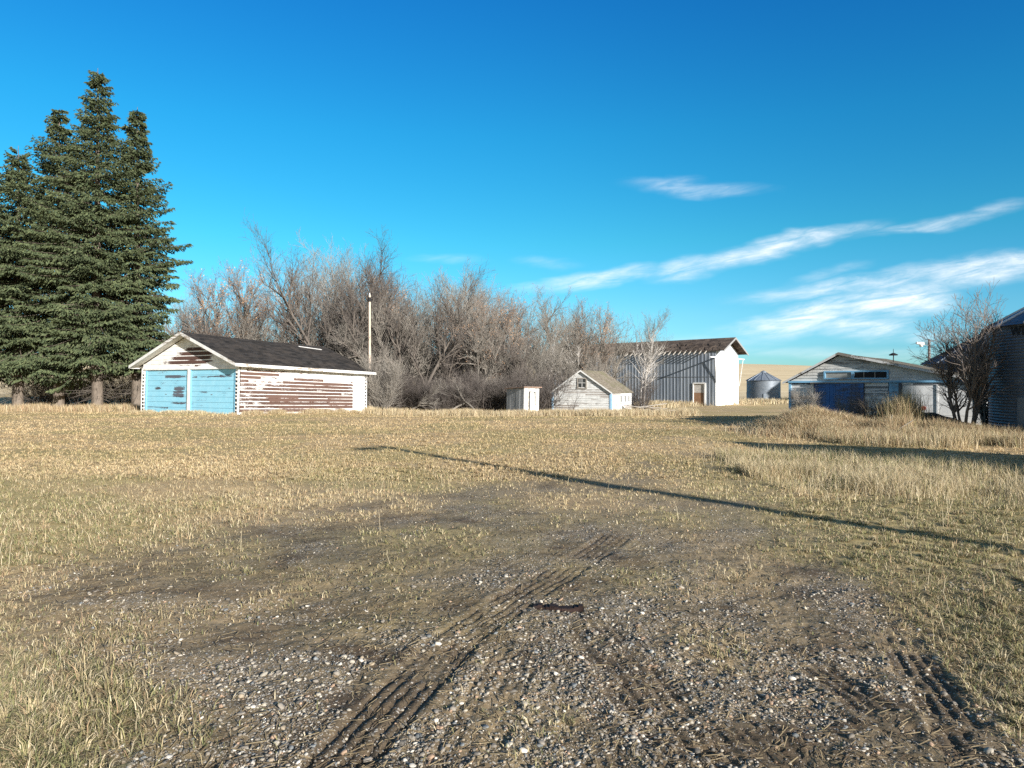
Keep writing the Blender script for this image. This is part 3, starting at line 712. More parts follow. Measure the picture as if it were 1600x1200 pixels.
    w = MB(); w.tube((-.034, at(5.18), .62), (-.05, at(5.18), .62), .085, n=20); w.build('reflector', simple('faded_red', (.42, .05, .04), (.52, .12, .09), rough=.4), t)
    # other walls
    w = MB(); w.box(.02, D, Wd-.05, Wd, -.1, E); w.box(.02, D, 0, .05, -.1, E-.02); w.box(D-.05, D, .06, Wd-.06, -.1, E-.02); w.build('wall', mwh, t)
    # roof: two slopes meeting at yp
    ms = shingle('grey_brown_shingles', (.10, .085, .068), (.17, .15, .12), (.12, .115, .075), row=.15, wide=.3)
    w = MB(); og = .19
    roof_slab(w, -og, D, Wd+.25, E-.02, yp, PZ, .05, 10, .04, 1); roof_slab(w, -og, D, -.30, E-.05, yp, PZ, .05, 10, .04, 2)
    rf = w.build('roof', ms, t)
    w = MB()
    for ya, za in ((Wd+.25, E-.02), (-.30, E-.05)):
        w.prism([(-og-.03, ya, za-.10), (-og-.03, ya, za-.008), (-og-.03, yp, PZ-.008), (-og-.03, yp, PZ-.11)], [(-og-.002, ya, za-.10), (-og-.002, ya, za-.008), (-og-.002, yp, PZ-.008), (-og-.002, yp, PZ-.11)])
    w.build('fascia', peel('chipped_fascia', (.62, .62, .60), (.20, .18, .15), base=-.05, row=3, boardlen=.6, amp=1.2), t)
    # round roof ventilator
    vx, vy = 5.6, yp-1.0; vz = PZ-1.0*sR
    w = MB(); w.tube((vx, vy, vz-.05), (vx+.03, vy, vz+.28), .022, .022); w.tube((vx, vy, vz+.26), (vx, vy, vz+.30), .18, .20, 20); w.tube((vx, vy, vz+.30), (vx, vy, vz+.38), .20, .05, 20); w.tube((vx, vy, vz+.37), (vx, vy, vz+.58), .016, .01)
    w.build('vent_cap', M_DARKIN, rf)
workshop()

# ================================================================== grain bins
def text_on_cylinder(txt, parent, r, zc, size, a_mid, m_):
    cu = bpy.data.curves.new('lettering', 'FONT'); cu.body = txt; cu.size = size; cu.align_x = 'CENTER'; cu.align_y = 'CENTER'; cu.space_character = 1.12
    cu.offset = .008
    to = bpy.data.objects.new('lettering', cu); COL.objects.link(to)
    dg = bpy.context.evaluated_depsgraph_get(); me = bpy.data.meshes.new_from_object(to.evaluated_get(dg)); bpy.data.objects.remove(to)
    import bmesh
    bm = bmesh.new(); bm.from_mesh(me)
    bmesh.ops.triangulate(bm, faces=bm.faces[:])
    for _ in range(2): bmesh.ops.subdivide_edges(bm, edges=[e for e in bm.edges if abs(e.verts[0].co.x-e.verts[1].co.x) > .12], cuts=1); bmesh.ops.triangulate(bm, faces=bm.faces[:])
    for v in bm.verts:
        a = a_mid+v.co.x/r; v.co = Vector((r*math.cos(a), r*math.sin(a), zc+v.co.y))
    bm.to_mesh(me); bm.free(); me.materials.clear(); me.materials.append(m_)
    o = bpy.data.objects.new('lettering', me); link(o, parent)
    return o
def bin_(name, label, x, y, z, r, eave, rise, seg=72, per=.0, amp=.012, lip=.14, ribs=24, door=None, group=None, metal=None, vents=False):
    t = empty(name, (x, y, z)); tag(t, label, 'grain bin', group)
    mm = metal or M_GALV
    npz = max(2, int(eave/per)*6) if per else 2
    zs = np.linspace(-.15, eave, npz+1); th = np.linspace(0, 2*np.pi, seg, endpoint=False)
    rr = r+(amp*np.cos(2*np.pi*zs/per) if per else 0*zs)
    V = np.stack([np.outer(rr, np.cos(th)), np.outer(rr, np.sin(th)), np.repeat(zs[:, None], seg, 1)], 2).reshape(-1, 3)
    i = np.arange(npz)[:, None]*seg; j = np.arange(seg)[None, :]; jn = (j+1) % seg
    F = np.stack([i+j, i+jn, i+seg+jn, i+seg+j], 2).reshape(-1, 4)
    np_mesh('shell', V, F, np.full(len(F), 4), mm, t, smooth=True)
    mb = MB(); R0 = r+lip; n = ribs*2; c = .35
    pr = [[(R0*math.cos(2*math.pi*k/n), R0*math.sin(2*math.pi*k/n), eave-lip*rise/r-.0) for k in range(n)], [(c*math.cos(2*math.pi*k/n), c*math.sin(2*math.pi*k/n), eave+rise*(1-c/r)) for k in range(n)]]
    mb.prism(pr[0], pr[1]); rf = mb.build('roof', mm, t)
    mb = MB()
    for k in range(ribs):
        a = 2*math.pi*(k+.5)/ribs; mb.bar((R0*math.cos(a), R0*math.sin(a), eave-lip*rise/r+.02), (c*math.cos(a), c*math.sin(a), eave+rise*(1-c/r)+.02), .05, .06)
    mb.build('roof_rib', M_BINRIB if name == 'grain_bin' and group is None and x < 20 and x > 15 else mm, rf)
    mb = MB(); mb.tube((0, 0, eave+rise*(1-c/r)-.02), (0, 0, eave+rise*(1-c/r)+.10), c+.06, c+.02, 20); mb.tube((0, 0, eave+rise*(1-c/r)+.10), (0, 0, eave+rise+.08), c+.02, .05, 20)
    mb.build('cap', mm, rf)
    if door is not None:
        a, z0, z1, wd = door; d = Vector((math.cos(a), math.sin(a), 0)); tt = Vector((-d.y, d.x, 0)); pp = d*(r+.03)
        mb = MB(); ring = lambda off: [pp+d*off-tt*wd/2+Vector((0, 0, z0)), pp+d*off+tt*wd/2+Vector((0, 0, z0)), pp+d*off+tt*wd/2+Vector((0, 0, z1)), pp+d*off-tt*wd/2+Vector((0, 0, z1))]
        mb.prism(ring(-.12), ring(.03)); dd = mb.build('door', mm, t)
        mb = MB(); e = pp+d*.05+tt*wd*.38+Vector((0, 0, (z0+z1)/2)); mb.bar(e-tt*.05, e+tt*.05, .03, .12); mb.build('latch', M_DARKIN, dd)
    return t
M_BIN_DARK = simple('dull_bin_steel', (.070, .086, .110), (.12, .145, .175), 3, (1, 1, 3), rough=.5, metal=.35, bump=.05, spec=.4)
M_BIN_MID = simple('greyed_bin_steel', (.15, .18, .21), (.26, .29, .32), 3, (1, 1, 3), rough=.5, metal=.4, bump=.05, spec=.4)
M_BINRIB = simple('pale_roof_rib', (.50, .53, .56), (.66, .68, .70), metal=.4, rough=.4)
M_LET = simple('black_letter_paint', (.012, .012, .014), (.02, .02, .02), bump=0)
B1 = (17.45, 19.5)
b1 = bin_('grain_bin', 'corrugated steel grain bin with dark lettering below its eave at the right photo edge', B1[0], B1[1], 0, 3.3, 3.30, 1.95, seg=120, per=.085, amp=.011, ribs=20, metal=M_BIN_DARK, door=(math.atan2(-.18, -.98), .0, 1.18, .75))
text_on_cylinder('WESTEEL', b1, 3.33, 3.02, .36, math.atan2(-.22, -.99), M_LET)
b2 = bin_('grain_bin', 'dark round grain bin with a ribbed cone roof behind the bare tree and the workshop', 25.5, 37.0, -.05, 3.0, 2.80, 1.72, per=.10, amp=.012, ribs=20, metal=M_BIN_DARK)
b3 = bin_('grain_bin', 'small squat steel grain bin standing alone below the tan hill right of the barn', 34.2, 94, -.72, 2.18, 3.02, 1.22, per=.14, amp=.02, ribs=14, metal=M_BIN_MID, door=(R(-100), .1, 1.2, .8))
# yard bin out of view, then two unseen tall bins added to cast shadows
bin_('grain_bin', 'steel grain bin nearest the photographer, just outside the photo on the right', 14.2, 7.4, 0, 2.2, 3.2, 1.27, per=.085, ribs=18)
bin_('shadow_caster_bin', 'tall narrow steel bin added out of view to cast the shadow on the blue doors', 24.95, 12.15, 0, 2.15, 7.95, .15, ribs=18)
bin_('shadow_caster_bin', 'very tall steel bin added out of view to cast the shadow across the small far bin', 56.2, 68.6, -.7, 3.9, 11.6, 2.2, ribs=18)

# ================================================================== poles
M_POLE = simple('pale_pole_wood', (.50, .38, .29), (.68, .55, .44), 4, (2, 2, .4), rough=.85)
M_POLED = simple('dark_pole_wood', (.16, .14, .13), (.26, .23, .21), 4, (2, 2, .4), rough=.85)
def pole(name, label, x, y, h, r, mt, kind):
    z = gz(x, y); t = empty(name, (x, y, z)); tag(t, label, 'pole')
    mb = MB()
    for i in range(8): mb.tube((0, 0, -.2+(h+.2)*i/8), (0, 0, -.2+(h+.2)*(i+1)/8), r*(1-.035*i), r*(1-.035*(i+1)), 12)
    mb.build('shaft', mt, t)
    if kind == 'insulator':
        mb = MB(); mb.tube((0, 0, h-.45), (0, 0, h-.15), r*1.25, r*1.25, 12); mb.build('band', M_DARKIN, t)
        mb = MB(); mb.tube((0, 0, h), (0, 0, h+.15), .05, .03, 8); mb.build('insulator', M_TRIM, t)
    if kind == 'lamp':
        mb = MB(); mb.tube((0, 0, h-.45), (-.55, -.1, h-.30), .03, .03, 8); mb.build('arm', M_GALV, t)
        mb = MB(); mb.tube((-.45, -.1, h-.32), (-.95, -.12, h-.26), .13, .08, 10); mb.tube((-.6, -.1, h-.50), (-.6, -.1, h-.34), .10, .13, 10); mb.build('lamp_head', M_TRIM, t)
    if kind == 'yard':
        mb = MB(); mb.tube((.0, -.05, h-2.75), (.0, -.05, h-2.05), .17, .17, 14); mb.build('transformer', M_GALV, t)
        mb = MB(); mb.tube((0, 0, h-.3), (-.25, -.28, h-.1), .035, .035, 8); mb.build('arm', M_GALV, t)
        mb = MB(); mb.tube((-.2, -.22, h-.18), (-.55, -.60, h-.12), .13, .10, 12); mb.build('lamp_head', M_GALV, t)
    return t
pole('utility_pole', 'pale wooden utility pole rising behind the far corner of the garage', (577.5-800)/1080*48, 48, 8.05, .10, M_POLE, 'insulator')
pole('light_pole', 'dark pole with a white yard lamp behind the right end of the workshop roof', (1452-800)/1080*47, 47, 5.25, .11, M_POLED, 'lamp')
pole('yard_light_pole', 'tall yard light pole behind the photographer whose shadow crosses the grass', 11.9, -3.45, 8.3, .145, M_POLE, 'yard')

# wire fence beyond the barn
def fence():
    t = empty('wire_fence', (29, 101, 0)); tag(t, 'thin wire fence on wooden posts at the foot of the tan hill', 'fence')
    pts = [(x, 101+.12*(x-29)) for x in np.arange(22, 66, 4.2)]
    mbw = MB()
    for i, (x, y) in enumerate(pts):
        z = gz(x, y); mb = MB(); mb.tube((x-29, y-101, z-.3), (x-29+random.uniform(-.08, .08), y-101, z+1.35), .085, .07, 7); mb.build('post', M_POLED, t)
        if i:
            xo, yo = pts[i-1]; zo = gz(xo, yo)
            for h in (.5, .85, 1.2): mbw.tube((xo-29, yo-101, zo+h), (x-29, y-101, z+h), .012, .012, 4)
    mbw.build('wire', M_POLED, t)
fence()

# ================================================================== bare trees
def seg_mesh(name, S, mt, parent, col=None, sides=3, cols=None):
    """S: (n,8) p0,p1,r0,r1"""
    S = np.asarray(S, float)
    if len(S) == 0: return None
    p0 = S[:, 0:3]; p1 = S[:, 3:6]; r0 = S[:, 6]; r1 = S[:, 7]
    d = p1-p0; L = np.linalg.norm(d, axis=1, keepdims=True)+1e-9; d = d/L
    ref = np.where(np.abs(d[:, 2:3]) > .8, np.array([[1., 0, 0]]), np.array([[0, 0, 1.]]))
    a = np.cross(d, ref); a /= np.linalg.norm(a, axis=1, keepdims=True)+1e-9; b = np.cross(d, a)
    V = []
    for P0, rr in ((p0, r0), (p1, r1)):
        for k in range(sides):
            an = 2*math.pi*k/sides; V.append(P0+(a*math.cos(an)+b*math.sin(an))*rr[:, None])
    V = np.stack(V, 1); n = len(S); base = np.arange(n)[:, None]*2*sides
    F = []
    for k in range(sides):
        j = (k+1) % sides; F.append(np.concatenate([base+k, base+j, base+sides+j, base+sides+k], 1))
    F = np.stack(F, 1).reshape(-1, 4)
    c = None
    if cols is not None: c = np.repeat(cols, 2*sides, axis=0)
    return np_mesh(name, V.reshape(-1, 3), F, np.full(len(F), 4), mt, parent, cols=c, smooth=sides > 4)

def grow(seed, H, stems=1, spread=.25, r0=.16, levels=5, up=.35, dens=1.0, curve=.22, twig=.35, droop=0.0, lowest=.25, maxseg=16000, ntop=None):
    """breadth-first branching; returns thick limbs and fine twigs, scaled so that the top is at H"""
    rd = random.Random(seed); thick = []; thin = []
    def rvec(): return Vector((rd.gauss(0, 1), rd.gauss(0, 1), rd.gauss(0, 1))).normalized()
    cur = []
    for s_ in range(stems):
        a = 2*math.pi*(s_+rd.random()*.6)/stems; sp_ = spread*(.4+.8*rd.random()) if stems > 1 else spread*.3
        d = Vector((math.cos(a)*sp_, math.sin(a)*sp_, 1)).normalized()
        cur.append((Vector((math.cos(a)*.12*(stems > 1), math.sin(a)*.12*(stems > 1), -.15)), d, H*rd.uniform(.75, 1.0), r0*rd.uniform(.75, 1.1)))
    KK = (2.2, 2.4, 2.6, 2.6, 2.2)
    for lv in range(levels+1):
        nxt = []
        for (p, d, L, r) in cur:
            n = (8, 6, 4, 3, 2, 2)[lv]; sl = L/n; pr = r
            for i in range(n):
                d = (d+rvec()*curve*(.55 if lv == 0 else 1)+Vector((0, 0, up*.16-(droop*.2 if lv > 1 else 0)))).normalized()
                q = p+d*sl; f = (i+1)/n; r2 = max(r*(1-.93*f), .004 if lv else .006) if lv < levels else r*.6
                (thick if lv <= 2 and pr > .012 else thin).append((*p, *q, pr, r2))
                if lv < levels and f > (lowest if lv == 0 else .15):
                    k = KK[lv]*dens*(1.25 if f > .6 else 1); k = int(k)+(rd.random() < k-int(k))
                    for _ in range(k):
                        ax = d.cross(rvec()).normalized(); an = rd.uniform(.40, .95)
                        nd = d*math.cos(an)+ax*math.sin(an); nd.z += up*.30; nd.normalize()
                        cl = L*rd.uniform(.34, .60)*(1.2-.65*f) if lv < 3 else rd.uniform(.6, 1.25)*twig*(1.3 if lv == 3 else .8)
                        if lv < 2: cl = max(cl, twig*2.2)
                        nxt.append((p.lerp(q, rd.random()), nd, max(cl, twig*.7), max(min(pr*.78, r*rd.uniform(.38, .62)), .0048)))
                p = q; pr = r2
        room = maxseg-len(thin)-len(thick)
        nn = (8, 6, 4, 3, 2, 2, 2)[lv+1]
        if len(nxt)*nn > room: nxt = rd.sample(nxt, max(0, room//nn))
        cur = nxt
    top = np.percentile([q_[5] for q_ in thin], 99.7); k = H/top
    thick = [tuple(v*k for v in q_[:6])+q_[6:] for q_ in thick]; thin = [tuple(v*k for v in q_[:6])+q_[6:] for q_ in thin]
    return thick, thin
M_BARK = simple('grey_bark', (.10, .088, .073), (.26, .235, .20), 9, (2, 2, .5), rough=.95, bump=.6)
M_BARKD = simple('dark_bark', (.07, .06, .052), (.17, .145, .12), 9, (2, 2, .5), rough=.95, bump=.6)
M_BIRCH = simple('pale_birch_bark', (.26, .24, .215), (.50, .47, .43), 7, (1, 1, 3), rough=.85, bump=.3, thr=(.2, .6))
M_TWIG = simple('grey_tan_twigs', (.18, .162, .136), (.36, .328, .28), .9, rough=.9, bump=0)
M_TWIGR = simple('reddish_twigs', (.18, .14, .115), (.31, .25, .21), .9, rough=.9, bump=0)
M_TWIGD = simple('dark_twigs', (.075, .065, .06), (.17, .145, .125), .9, rough=.9, bump=0)
M_TWIGN = simple('grey_brown_twigs', (.13, .105, .09), (.27, .225, .19), 1.5, rough=.9, bump=0)
M_DEADLEAF = simple('clinging_brown_leaves', (.36, .21, .11), (.55, .36, .22), 2, rough=.9, bump=0)

def leaf_cards(thin, seed, frac, size, centers=None, rad=None):
    r_ = np.random.default_rng(seed); S = np.asarray(thin); pick = r_.random(len(S)) < frac; P0 = S[pick, 3:6]
    if centers is not None:
        w = np.zeros(len(P0))
        for c in centers: w = np.maximum(w, np.exp(-np.sum((P0-np.array(c))**2, 1)/rad**2))
        P0 = P0[r_.random(len(P0)) < w]
    n = len(P0); a = r_.normal(size=(n, 3)); a /= np.linalg.norm(a, axis=1, keepdims=True); b = np.cross(a, r_.normal(size=(n, 3))); b /= np.linalg.norm(b, axis=1, keepdims=True)
    s = size*(.6+.8*r_.random((n, 1))); P0 = P0+r_.normal(size=(n, 3))*.05
    V = np.stack([P0-a*s, P0+b*s*.45, P0+a*s, P0-b*s*.45], 1).reshape(-1, 3)
    return V, np.arange(n*4)
def tree_proto(kind, seed, H, bark, twm, leaves=0, name='bare_tree', **kw):
    thick, thin = grow(seed, H, **kw)
    t = empty(name, (0, 0, -500))
    T = np.array(thick)
    seg_mesh('trunk', T, bark, t, sides=6)
    cr = seg_mesh('crown', thin, twm, t, sides=3)
    if leaves:
        V, F = leaf_cards(thin, seed, leaves, .06, [(random.uniform(-H*.2, H*.2), random.uniform(-H*.2, H*.2), H*random.uniform(.35, .8)) for _ in range(4)], H*.22)
        np_mesh('clinging_leaves', V, F, np.full(len(F)//4, 4), M_DEADLEAF, t)
    print(kind, seed, len(thick), len(thin))
    return t
def place(proto, x, y, s, rz, label, cat, group=None, sz=None, name=None, used=set(), z=None, tilt=(0, 0)):
    first = proto.name not in used
    if first:
        used.add(proto.name); o = proto
    else:
        o = proto.copy(); COL.objects.link(o)
        for ch in proto.children:
            c = ch.copy(); COL.objects.link(c); c.parent = o
            for g_ in ch.children:
                d = g_.copy(); COL.objects.link(d); d.parent = c
    o.location = (x, y, gz(x, y) if z is None else z); o.rotation_euler = (tilt[0], tilt[1], rz); o.scale = (s, s, sz or s)
    for k in ('group',):
        if k in o: del o[k]
    tag(o, label, cat, group)
    return o
TP = [tree_proto('A', 11, 10, M_BARK, M_TWIG, stems=3, spread=.42, r0=.20, levels=5, dens=.92, maxseg=13000, twig=.42),
      tree_proto('B', 23, 10, M_BARK, M_TWIG, stems=4, spread=.50, r0=.16, levels=5, dens=.88, maxseg=12500, twig=.42),
      tree_proto('C', 35, 10, M_BARK, M_TWIGR, leaves=.35, stems=3, spread=.45, r0=.15, levels=5, dens=.9, maxseg=14000, twig=.4),
      tree_proto('D', 47, 10, M_BIRCH, M_TWIG, stems=2, spread=.22, r0=.11, levels=5, dens=1.0, up=.6, maxseg=8000, twig=.38),
      tree_proto('E', 59, 10, M_BARKD, M_TWIGD, stems=3, spread=.6, r0=.22, levels=5, dens=.85, twig=.55, maxseg=12000, curve=.26),
      tree_proto('F', 61, 10, M_BARK, M_TWIG, stems=6, spread=.6, r0=.13, levels=5, dens=.8, lowest=.12, maxseg=12500, twig=.42)]
SP = [tree_proto('s1', 101, 3, M_BARK, M_TWIG, name='bare_shrub', stems=11, spread=.9, r0=.03, levels=4, dens=1.0, lowest=.05, twig=.3, maxseg=8000),
      tree_proto('s2', 103, 3, M_BARKD, M_TWIGD, name='bare_shrub', stems=13, spread=1.1, r0=.03, levels=4, dens=1.0, lowest=.05, twig=.3, maxseg=8000)]
SAP = tree_proto('sap', 131, 2.6, M_BARKD, M_TWIGD, name='bare_shrub', stems=3, spread=.3, r0=.03, levels=3, dens=.45, lowest=.2, twig=.35, maxseg=300)
X_ = lambda px, Y: (px-800)/1080*Y
# canopy outline of the wood (photo px -> top y)
OUT = np.array([(255, 440), (300, 430), (350, 410), (400, 402), (440, 425), (480, 385), (560, 360), (620, 395), (680, 398), (740, 412), (800, 428), (860, 446), (920, 462), (980, 480), (1030, 520)])
def top_h(px, Y): return CAM_H+(597-np.interp(px, OUT[:, 0], OUT[:, 1]))/1080*Y
WOOD = 'leafless trees of the wood behind the sheds'
def wood_tree(px, Y, proto, k=1.0, label=None, w=1.0, rz=None, group=WOOD):
    x = X_(px, Y); H = (top_h(px, Y)-gz(x, Y))*k; s = H/10.0
    return place(proto, x, Y, s*w, random.uniform(0, 6.3) if rz is None else rz, label or 'leafless grey tree crowded among others in the wood behind the sheds', 'tree', None if label else group, sz=s)
rd = random.Random(5)
wood_tree(345, 54, TP[2], 1.0, 'leafless tree with faded pinkish brown leaves above the left half of the garage roof', .9)
wood_tree(395, 57, TP[2], 1.02, 'leafless tree with rusty clinging leaves above the middle of the garage roof', .8, 2.0)
wood_tree(530, 52, TP[4], 1.05, 'tall dark wide-branching leafless tree just left of the pale utility pole', .95, 1.0)
wood_tree(762, 52, TP[2], .86, 'leafless tree with orange brown leaves above the outhouse', .9, 4.0)
wood_tree(640, 50, TP[4], .97, 'dark leaning leafless tree right of the pale utility pole', .9, 3.3)
place(TP[3], X_(1003, 58), 58, .92, 1.2, 'pale barked birch leaning in front of the metal barn', 'tree', tilt=(0, .10))
place(TP[3], X_(915, 60), 60, .83, 3.9, 'slim white birch standing above the small shed roof', 'tree')
for px in range(262, 955, 37):
    if 405 < px < 455: continue
    Y = rd.uniform(56, 66); wood_tree(px+rd.uniform(-9, 9), Y, TP[rd.choice((0, 1, 5, 0, 1, 5, 2, 3))], rd.uniform(.80, 1.03), w=rd.uniform(.75, 1.0))
for px in list(range(275, 480, 60))+list(range(500, 960, 40)):
    Y = rd.uniform(50, 55); wood_tree(px+rd.uniform(-12, 12), Y, TP[rd.choice((0, 1, 4, 4, 5))], rd.uniform(.45, .78), w=1.0)
for px in range(480, 940, 56):
    Y = rd.uniform(67, 74); wood_tree(px+rd.uniform(-12, 12), Y, TP[rd.choice((0, 1, 3))], rd.uniform(.90, 1.0), w=1.1)
UND = 'leafless shrubs under the edge of the wood'
for i, px in enumerate([q_ for q_ in range(590, 1000, 17) if not 850 < q_ < 990]+list(range(60, 230, 34))+[592, 600, 250, 262]):
    Y = rd.uniform(46.5, 51)+(3 if px < 300 else 0)
    place(SP[1 if rd.random() < .82 else 0], X_(px, Y), Y, rd.uniform(.75, 1.35), rd.uniform(0, 6), 'tangled leafless shrub in the dark undergrowth along the wood edge', 'shrub', UND, sz=rd.uniform(.7, 1.25))
place(SP[0], X_(596, 44.5), 44.5, 1.0, 1, 'bushy brown shrub beside the far end of the garage', 'shrub', sz=1.45)
# tree in front of the workshop and vine-like thicket beside the bin
nt = tree_proto('near', 211, 4.3, M_BARKD, M_TWIGN, stems=5, spread=.42, r0=.06, levels=5, dens=.95, twig=.26, up=.4, curve=.28, maxseg=8500)
place(nt, X_(1508, 20.5), 20.5, 1.0, 2.3, 'dark multi-stemmed leafless tree in front of the white overhead doors of the workshop', 'tree')
nt2 = tree_proto('near2', 223, 4.3, M_BARK, M_TWIG, stems=6, spread=.16, r0=.055, levels=5, dens=.85, twig=.26, up=.75, curve=.16, lowest=.05, maxseg=9000)
place(nt2, X_(1543, 23.4), 23.4, .88, .3, 'upright tan thicket tree squeezed between workshop and grain bin', 'tree')
place(SP[0], X_(1260, 23.6), 23.6, .36, .3, 'small brown leafless bush on top of the dirt mound', 'shrub', z=.42)
place(SP[1], X_(1360, 22.5), 22.5, .42, 1.3, 'low dark scrub in front of the lap boards between the two mounds', 'shrub', z=.05)
place(SP[0], X_(1330, 24.5), 24.5, .36, 2.3, 'low brown scrub in front of the blue sliding doors', 'shrub', z=.1)
place(SAP, X_(893, 43.5), 43.5, .75, 2.3, 'thin dark sapling against the front of the small shed', 'shrub')

# ================================================================== spruces
def needles_mat():
    m_, n = mat('spruce_needles'); a = n.new('ShaderNodeVertexColor', layer_name='Col')
    n.put(n.bsdf.inputs['Base Color'], a.outputs[0]); n.bsdf.inputs['Roughness'].default_value = .7; n.bsdf.inputs['Specular IOR Level'].default_value = .3
    return m_
M_NEEDLE = needles_mat()
def spruce(seed, H, RB, label, x, y, base=1.9, trunk_r=.32, dead=.5, sparse_top=.0, rz=0):
    r_ = np.random.default_rng(seed); t = empty('spruce_tree', (x, y, gz(x, y)), rz); tag(t, label, 'tree')
    tr = [(0, 0, -.2, 0, 0, H*.3, trunk_r*1.15, trunk_r*.85), (0, 0, H*.3, 0, 0, H*.7, trunk_r*.85, trunk_r*.4), (0, 0, H*.7, 0, 0, H, trunk_r*.4, .012)]
    seg_mesh('trunk', tr, simple('spruce_bark', (.085, .068, .052), (.20, .165, .13), 8, (2, 2, .6), bump=.7) if 'spruce_bark' not in bpy.data.materials else bpy.data.materials['spruce_bark'], t, sides=12)
    boughs = []; P0 = []; D = []; Ls = []; C = []
    z = base
    while z < H-.25:
        f = (z-base)/(H-base); prof = min(1, (1-f)*1.75)**.85*(.72+.28*min(1, f*5+.35))*(.92+.16*r_.random())
        nb = int(6+r_.integers(0, 3)) if f < .85 else 5
        a0 = r_.random()*6.28
        for k in range(nb):
            a = a0+2*math.pi*k/nb+r_.normal(0, .15)
            Lb = max(.22, RB*prof*(.55+.55*r_.random()+.25*(r_.random() < .12))*(1+.22*math.sin(2*a+z*.55+seed)+.12*math.sin(5*a-z*1.3)))
            Lb = min(Lb, RB*1.22)
            droop = .42*(1-f)-.16+r_.normal(0, .11); zz = z+r_.normal(0, .22)
            n = max(3, int(Lb/.32)); p = np.array([0, 0, zz]); dirh = np.array([math.cos(a), math.sin(a), 0])
            for i in range(n):
                ff = (i+.5)/n; sl = -droop*(1.0+.9*math.sin(ff*3.0))+.55*ff*ff*(1-f*.4)*(.6+.5*abs(droop))
                d = dirh+np.array([0, 0, sl]); d /= np.linalg.norm(d); q = p+d*(Lb/n)
                rb = .035*(1-ff)*(1.2-f)+.006; boughs.append((*p, *q, rb, rb*.8))
                if ff > .10:
                    m_ = int(20+8*(1-abs(ff-.55))); side = np.cross(d, [0, 0, 1.]); side /= np.linalg.norm(side)
                    hl = .30+.62*Lb*.32*math.sin(min(1, ff*1.1)*math.pi)**.8
                    s_ = r_.uniform(-1, 1, m_); off = side[None]*(s_*hl)[:, None]+d[None]*(np.abs(s_)*hl*.45)[:, None]*1.0
                    pt = p+(q-p)*r_.random((m_, 1))+off; pt[:, 2] -= np.abs(s_)*hl*.30+r_.random(m_)*.10
                    dr = d[None]*.7+side[None]*(np.sign(s_)*(.35+.5*r_.random(m_)))[:, None]+r_.normal(0, .30, (m_, 3)); dr[:, 2] -= .40+.65*r_.random(m_)
                    dr /= np.linalg.norm(dr, axis=1, keepdims=True)
                    P0.append(pt); D.append(dr); Ls.append((.14+.20*r_.random(m_))*(1-.25*f))
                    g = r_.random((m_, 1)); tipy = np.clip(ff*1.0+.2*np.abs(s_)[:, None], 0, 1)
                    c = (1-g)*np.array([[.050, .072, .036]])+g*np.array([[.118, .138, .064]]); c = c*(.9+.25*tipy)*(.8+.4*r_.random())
                    C.append(c)
                p = q
        z += .30+.10*r_.random()+.05*(1-f)
    seg_mesh('branches', boughs, bpy.data.materials['spruce_bark'], t, sides=4)
    # dead bare twigs under the crown
    dd = []
    for _ in range(90):
        zz = r_.uniform(.7, base+2.2); a = r_.random()*6.28; L = r_.uniform(.6, 2.0); p = np.array([0, 0, zz]); d = np.array([math.cos(a), math.sin(a), r_.uniform(-.5, .05)])
        q = p+d*L; dd.append((*p, *q, .016, .006))
        for _k in range(4):
            s0 = p+(q-p)*r_.uniform(.3, 1); dd.append((*s0, *(s0+r_.normal(0, .28, 3)), .007, .003))
    seg_mesh('dead_twigs', dd, M_BARKD, t, sides=3)
    P0 = np.concatenate(P0); D = np.concatenate(D); Ls = np.concatenate(Ls); C = np.concatenate(C); n = len(P0)
    # each sprig: three crossed slim kites round its axis
    V = []; CC = []
    a = np.cross(D, r_.normal(size=(n, 3))); a /= np.linalg.norm(a, axis=1, keepdims=True); b = np.cross(D, a)
    for k in range(3):
        an = math.pi*k/3; w = (a*math.cos(an)+b*math.sin(an))*(.024+.024*r_.random((n, 1))); tip = P0+D*Ls[:, None]
        mid = P0+D*(Ls*.38)[:, None]
        V.append(np.stack([P0, mid+w, tip, mid-w], 1)); cc = np.repeat(C[:, None, :], 4, 1); CC.append(cc)
    V = np.concatenate(V).reshape(-1, 3); CC = np.concatenate(CC).reshape(-1, 3)
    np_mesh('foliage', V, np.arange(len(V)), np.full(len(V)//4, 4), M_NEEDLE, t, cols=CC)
    print('spruce', n, len(boughs))
spruce(301, 22.9, 3.7, 'tallest dark spruce with its pointed top third from the right edge of the group', X_(152, 46.5), 46.5, base=3.1)
spruce(302, 20.7, 2.85, 'right-hand spruce whose boughs reach over the left corner of the garage', X_(214, 47.5), 47.5, base=3.0)
spruce(303, 20.9, 3.7, 'slender spruce with a thin top between the left edge and the tallest spruce', X_(92, 48.5), 48.5, base=3.3)
spruce(304, 18.2, 4.1, 'spruce with bare leaning upper branches at the left edge of the photo', X_(28, 48.0), 48.0, base=3.3)
spruce(305, 17.8, 4.2, 'broad spruce cut off by the left edge of the photo', X_(-45, 49.0), 49.0, base=3.2)

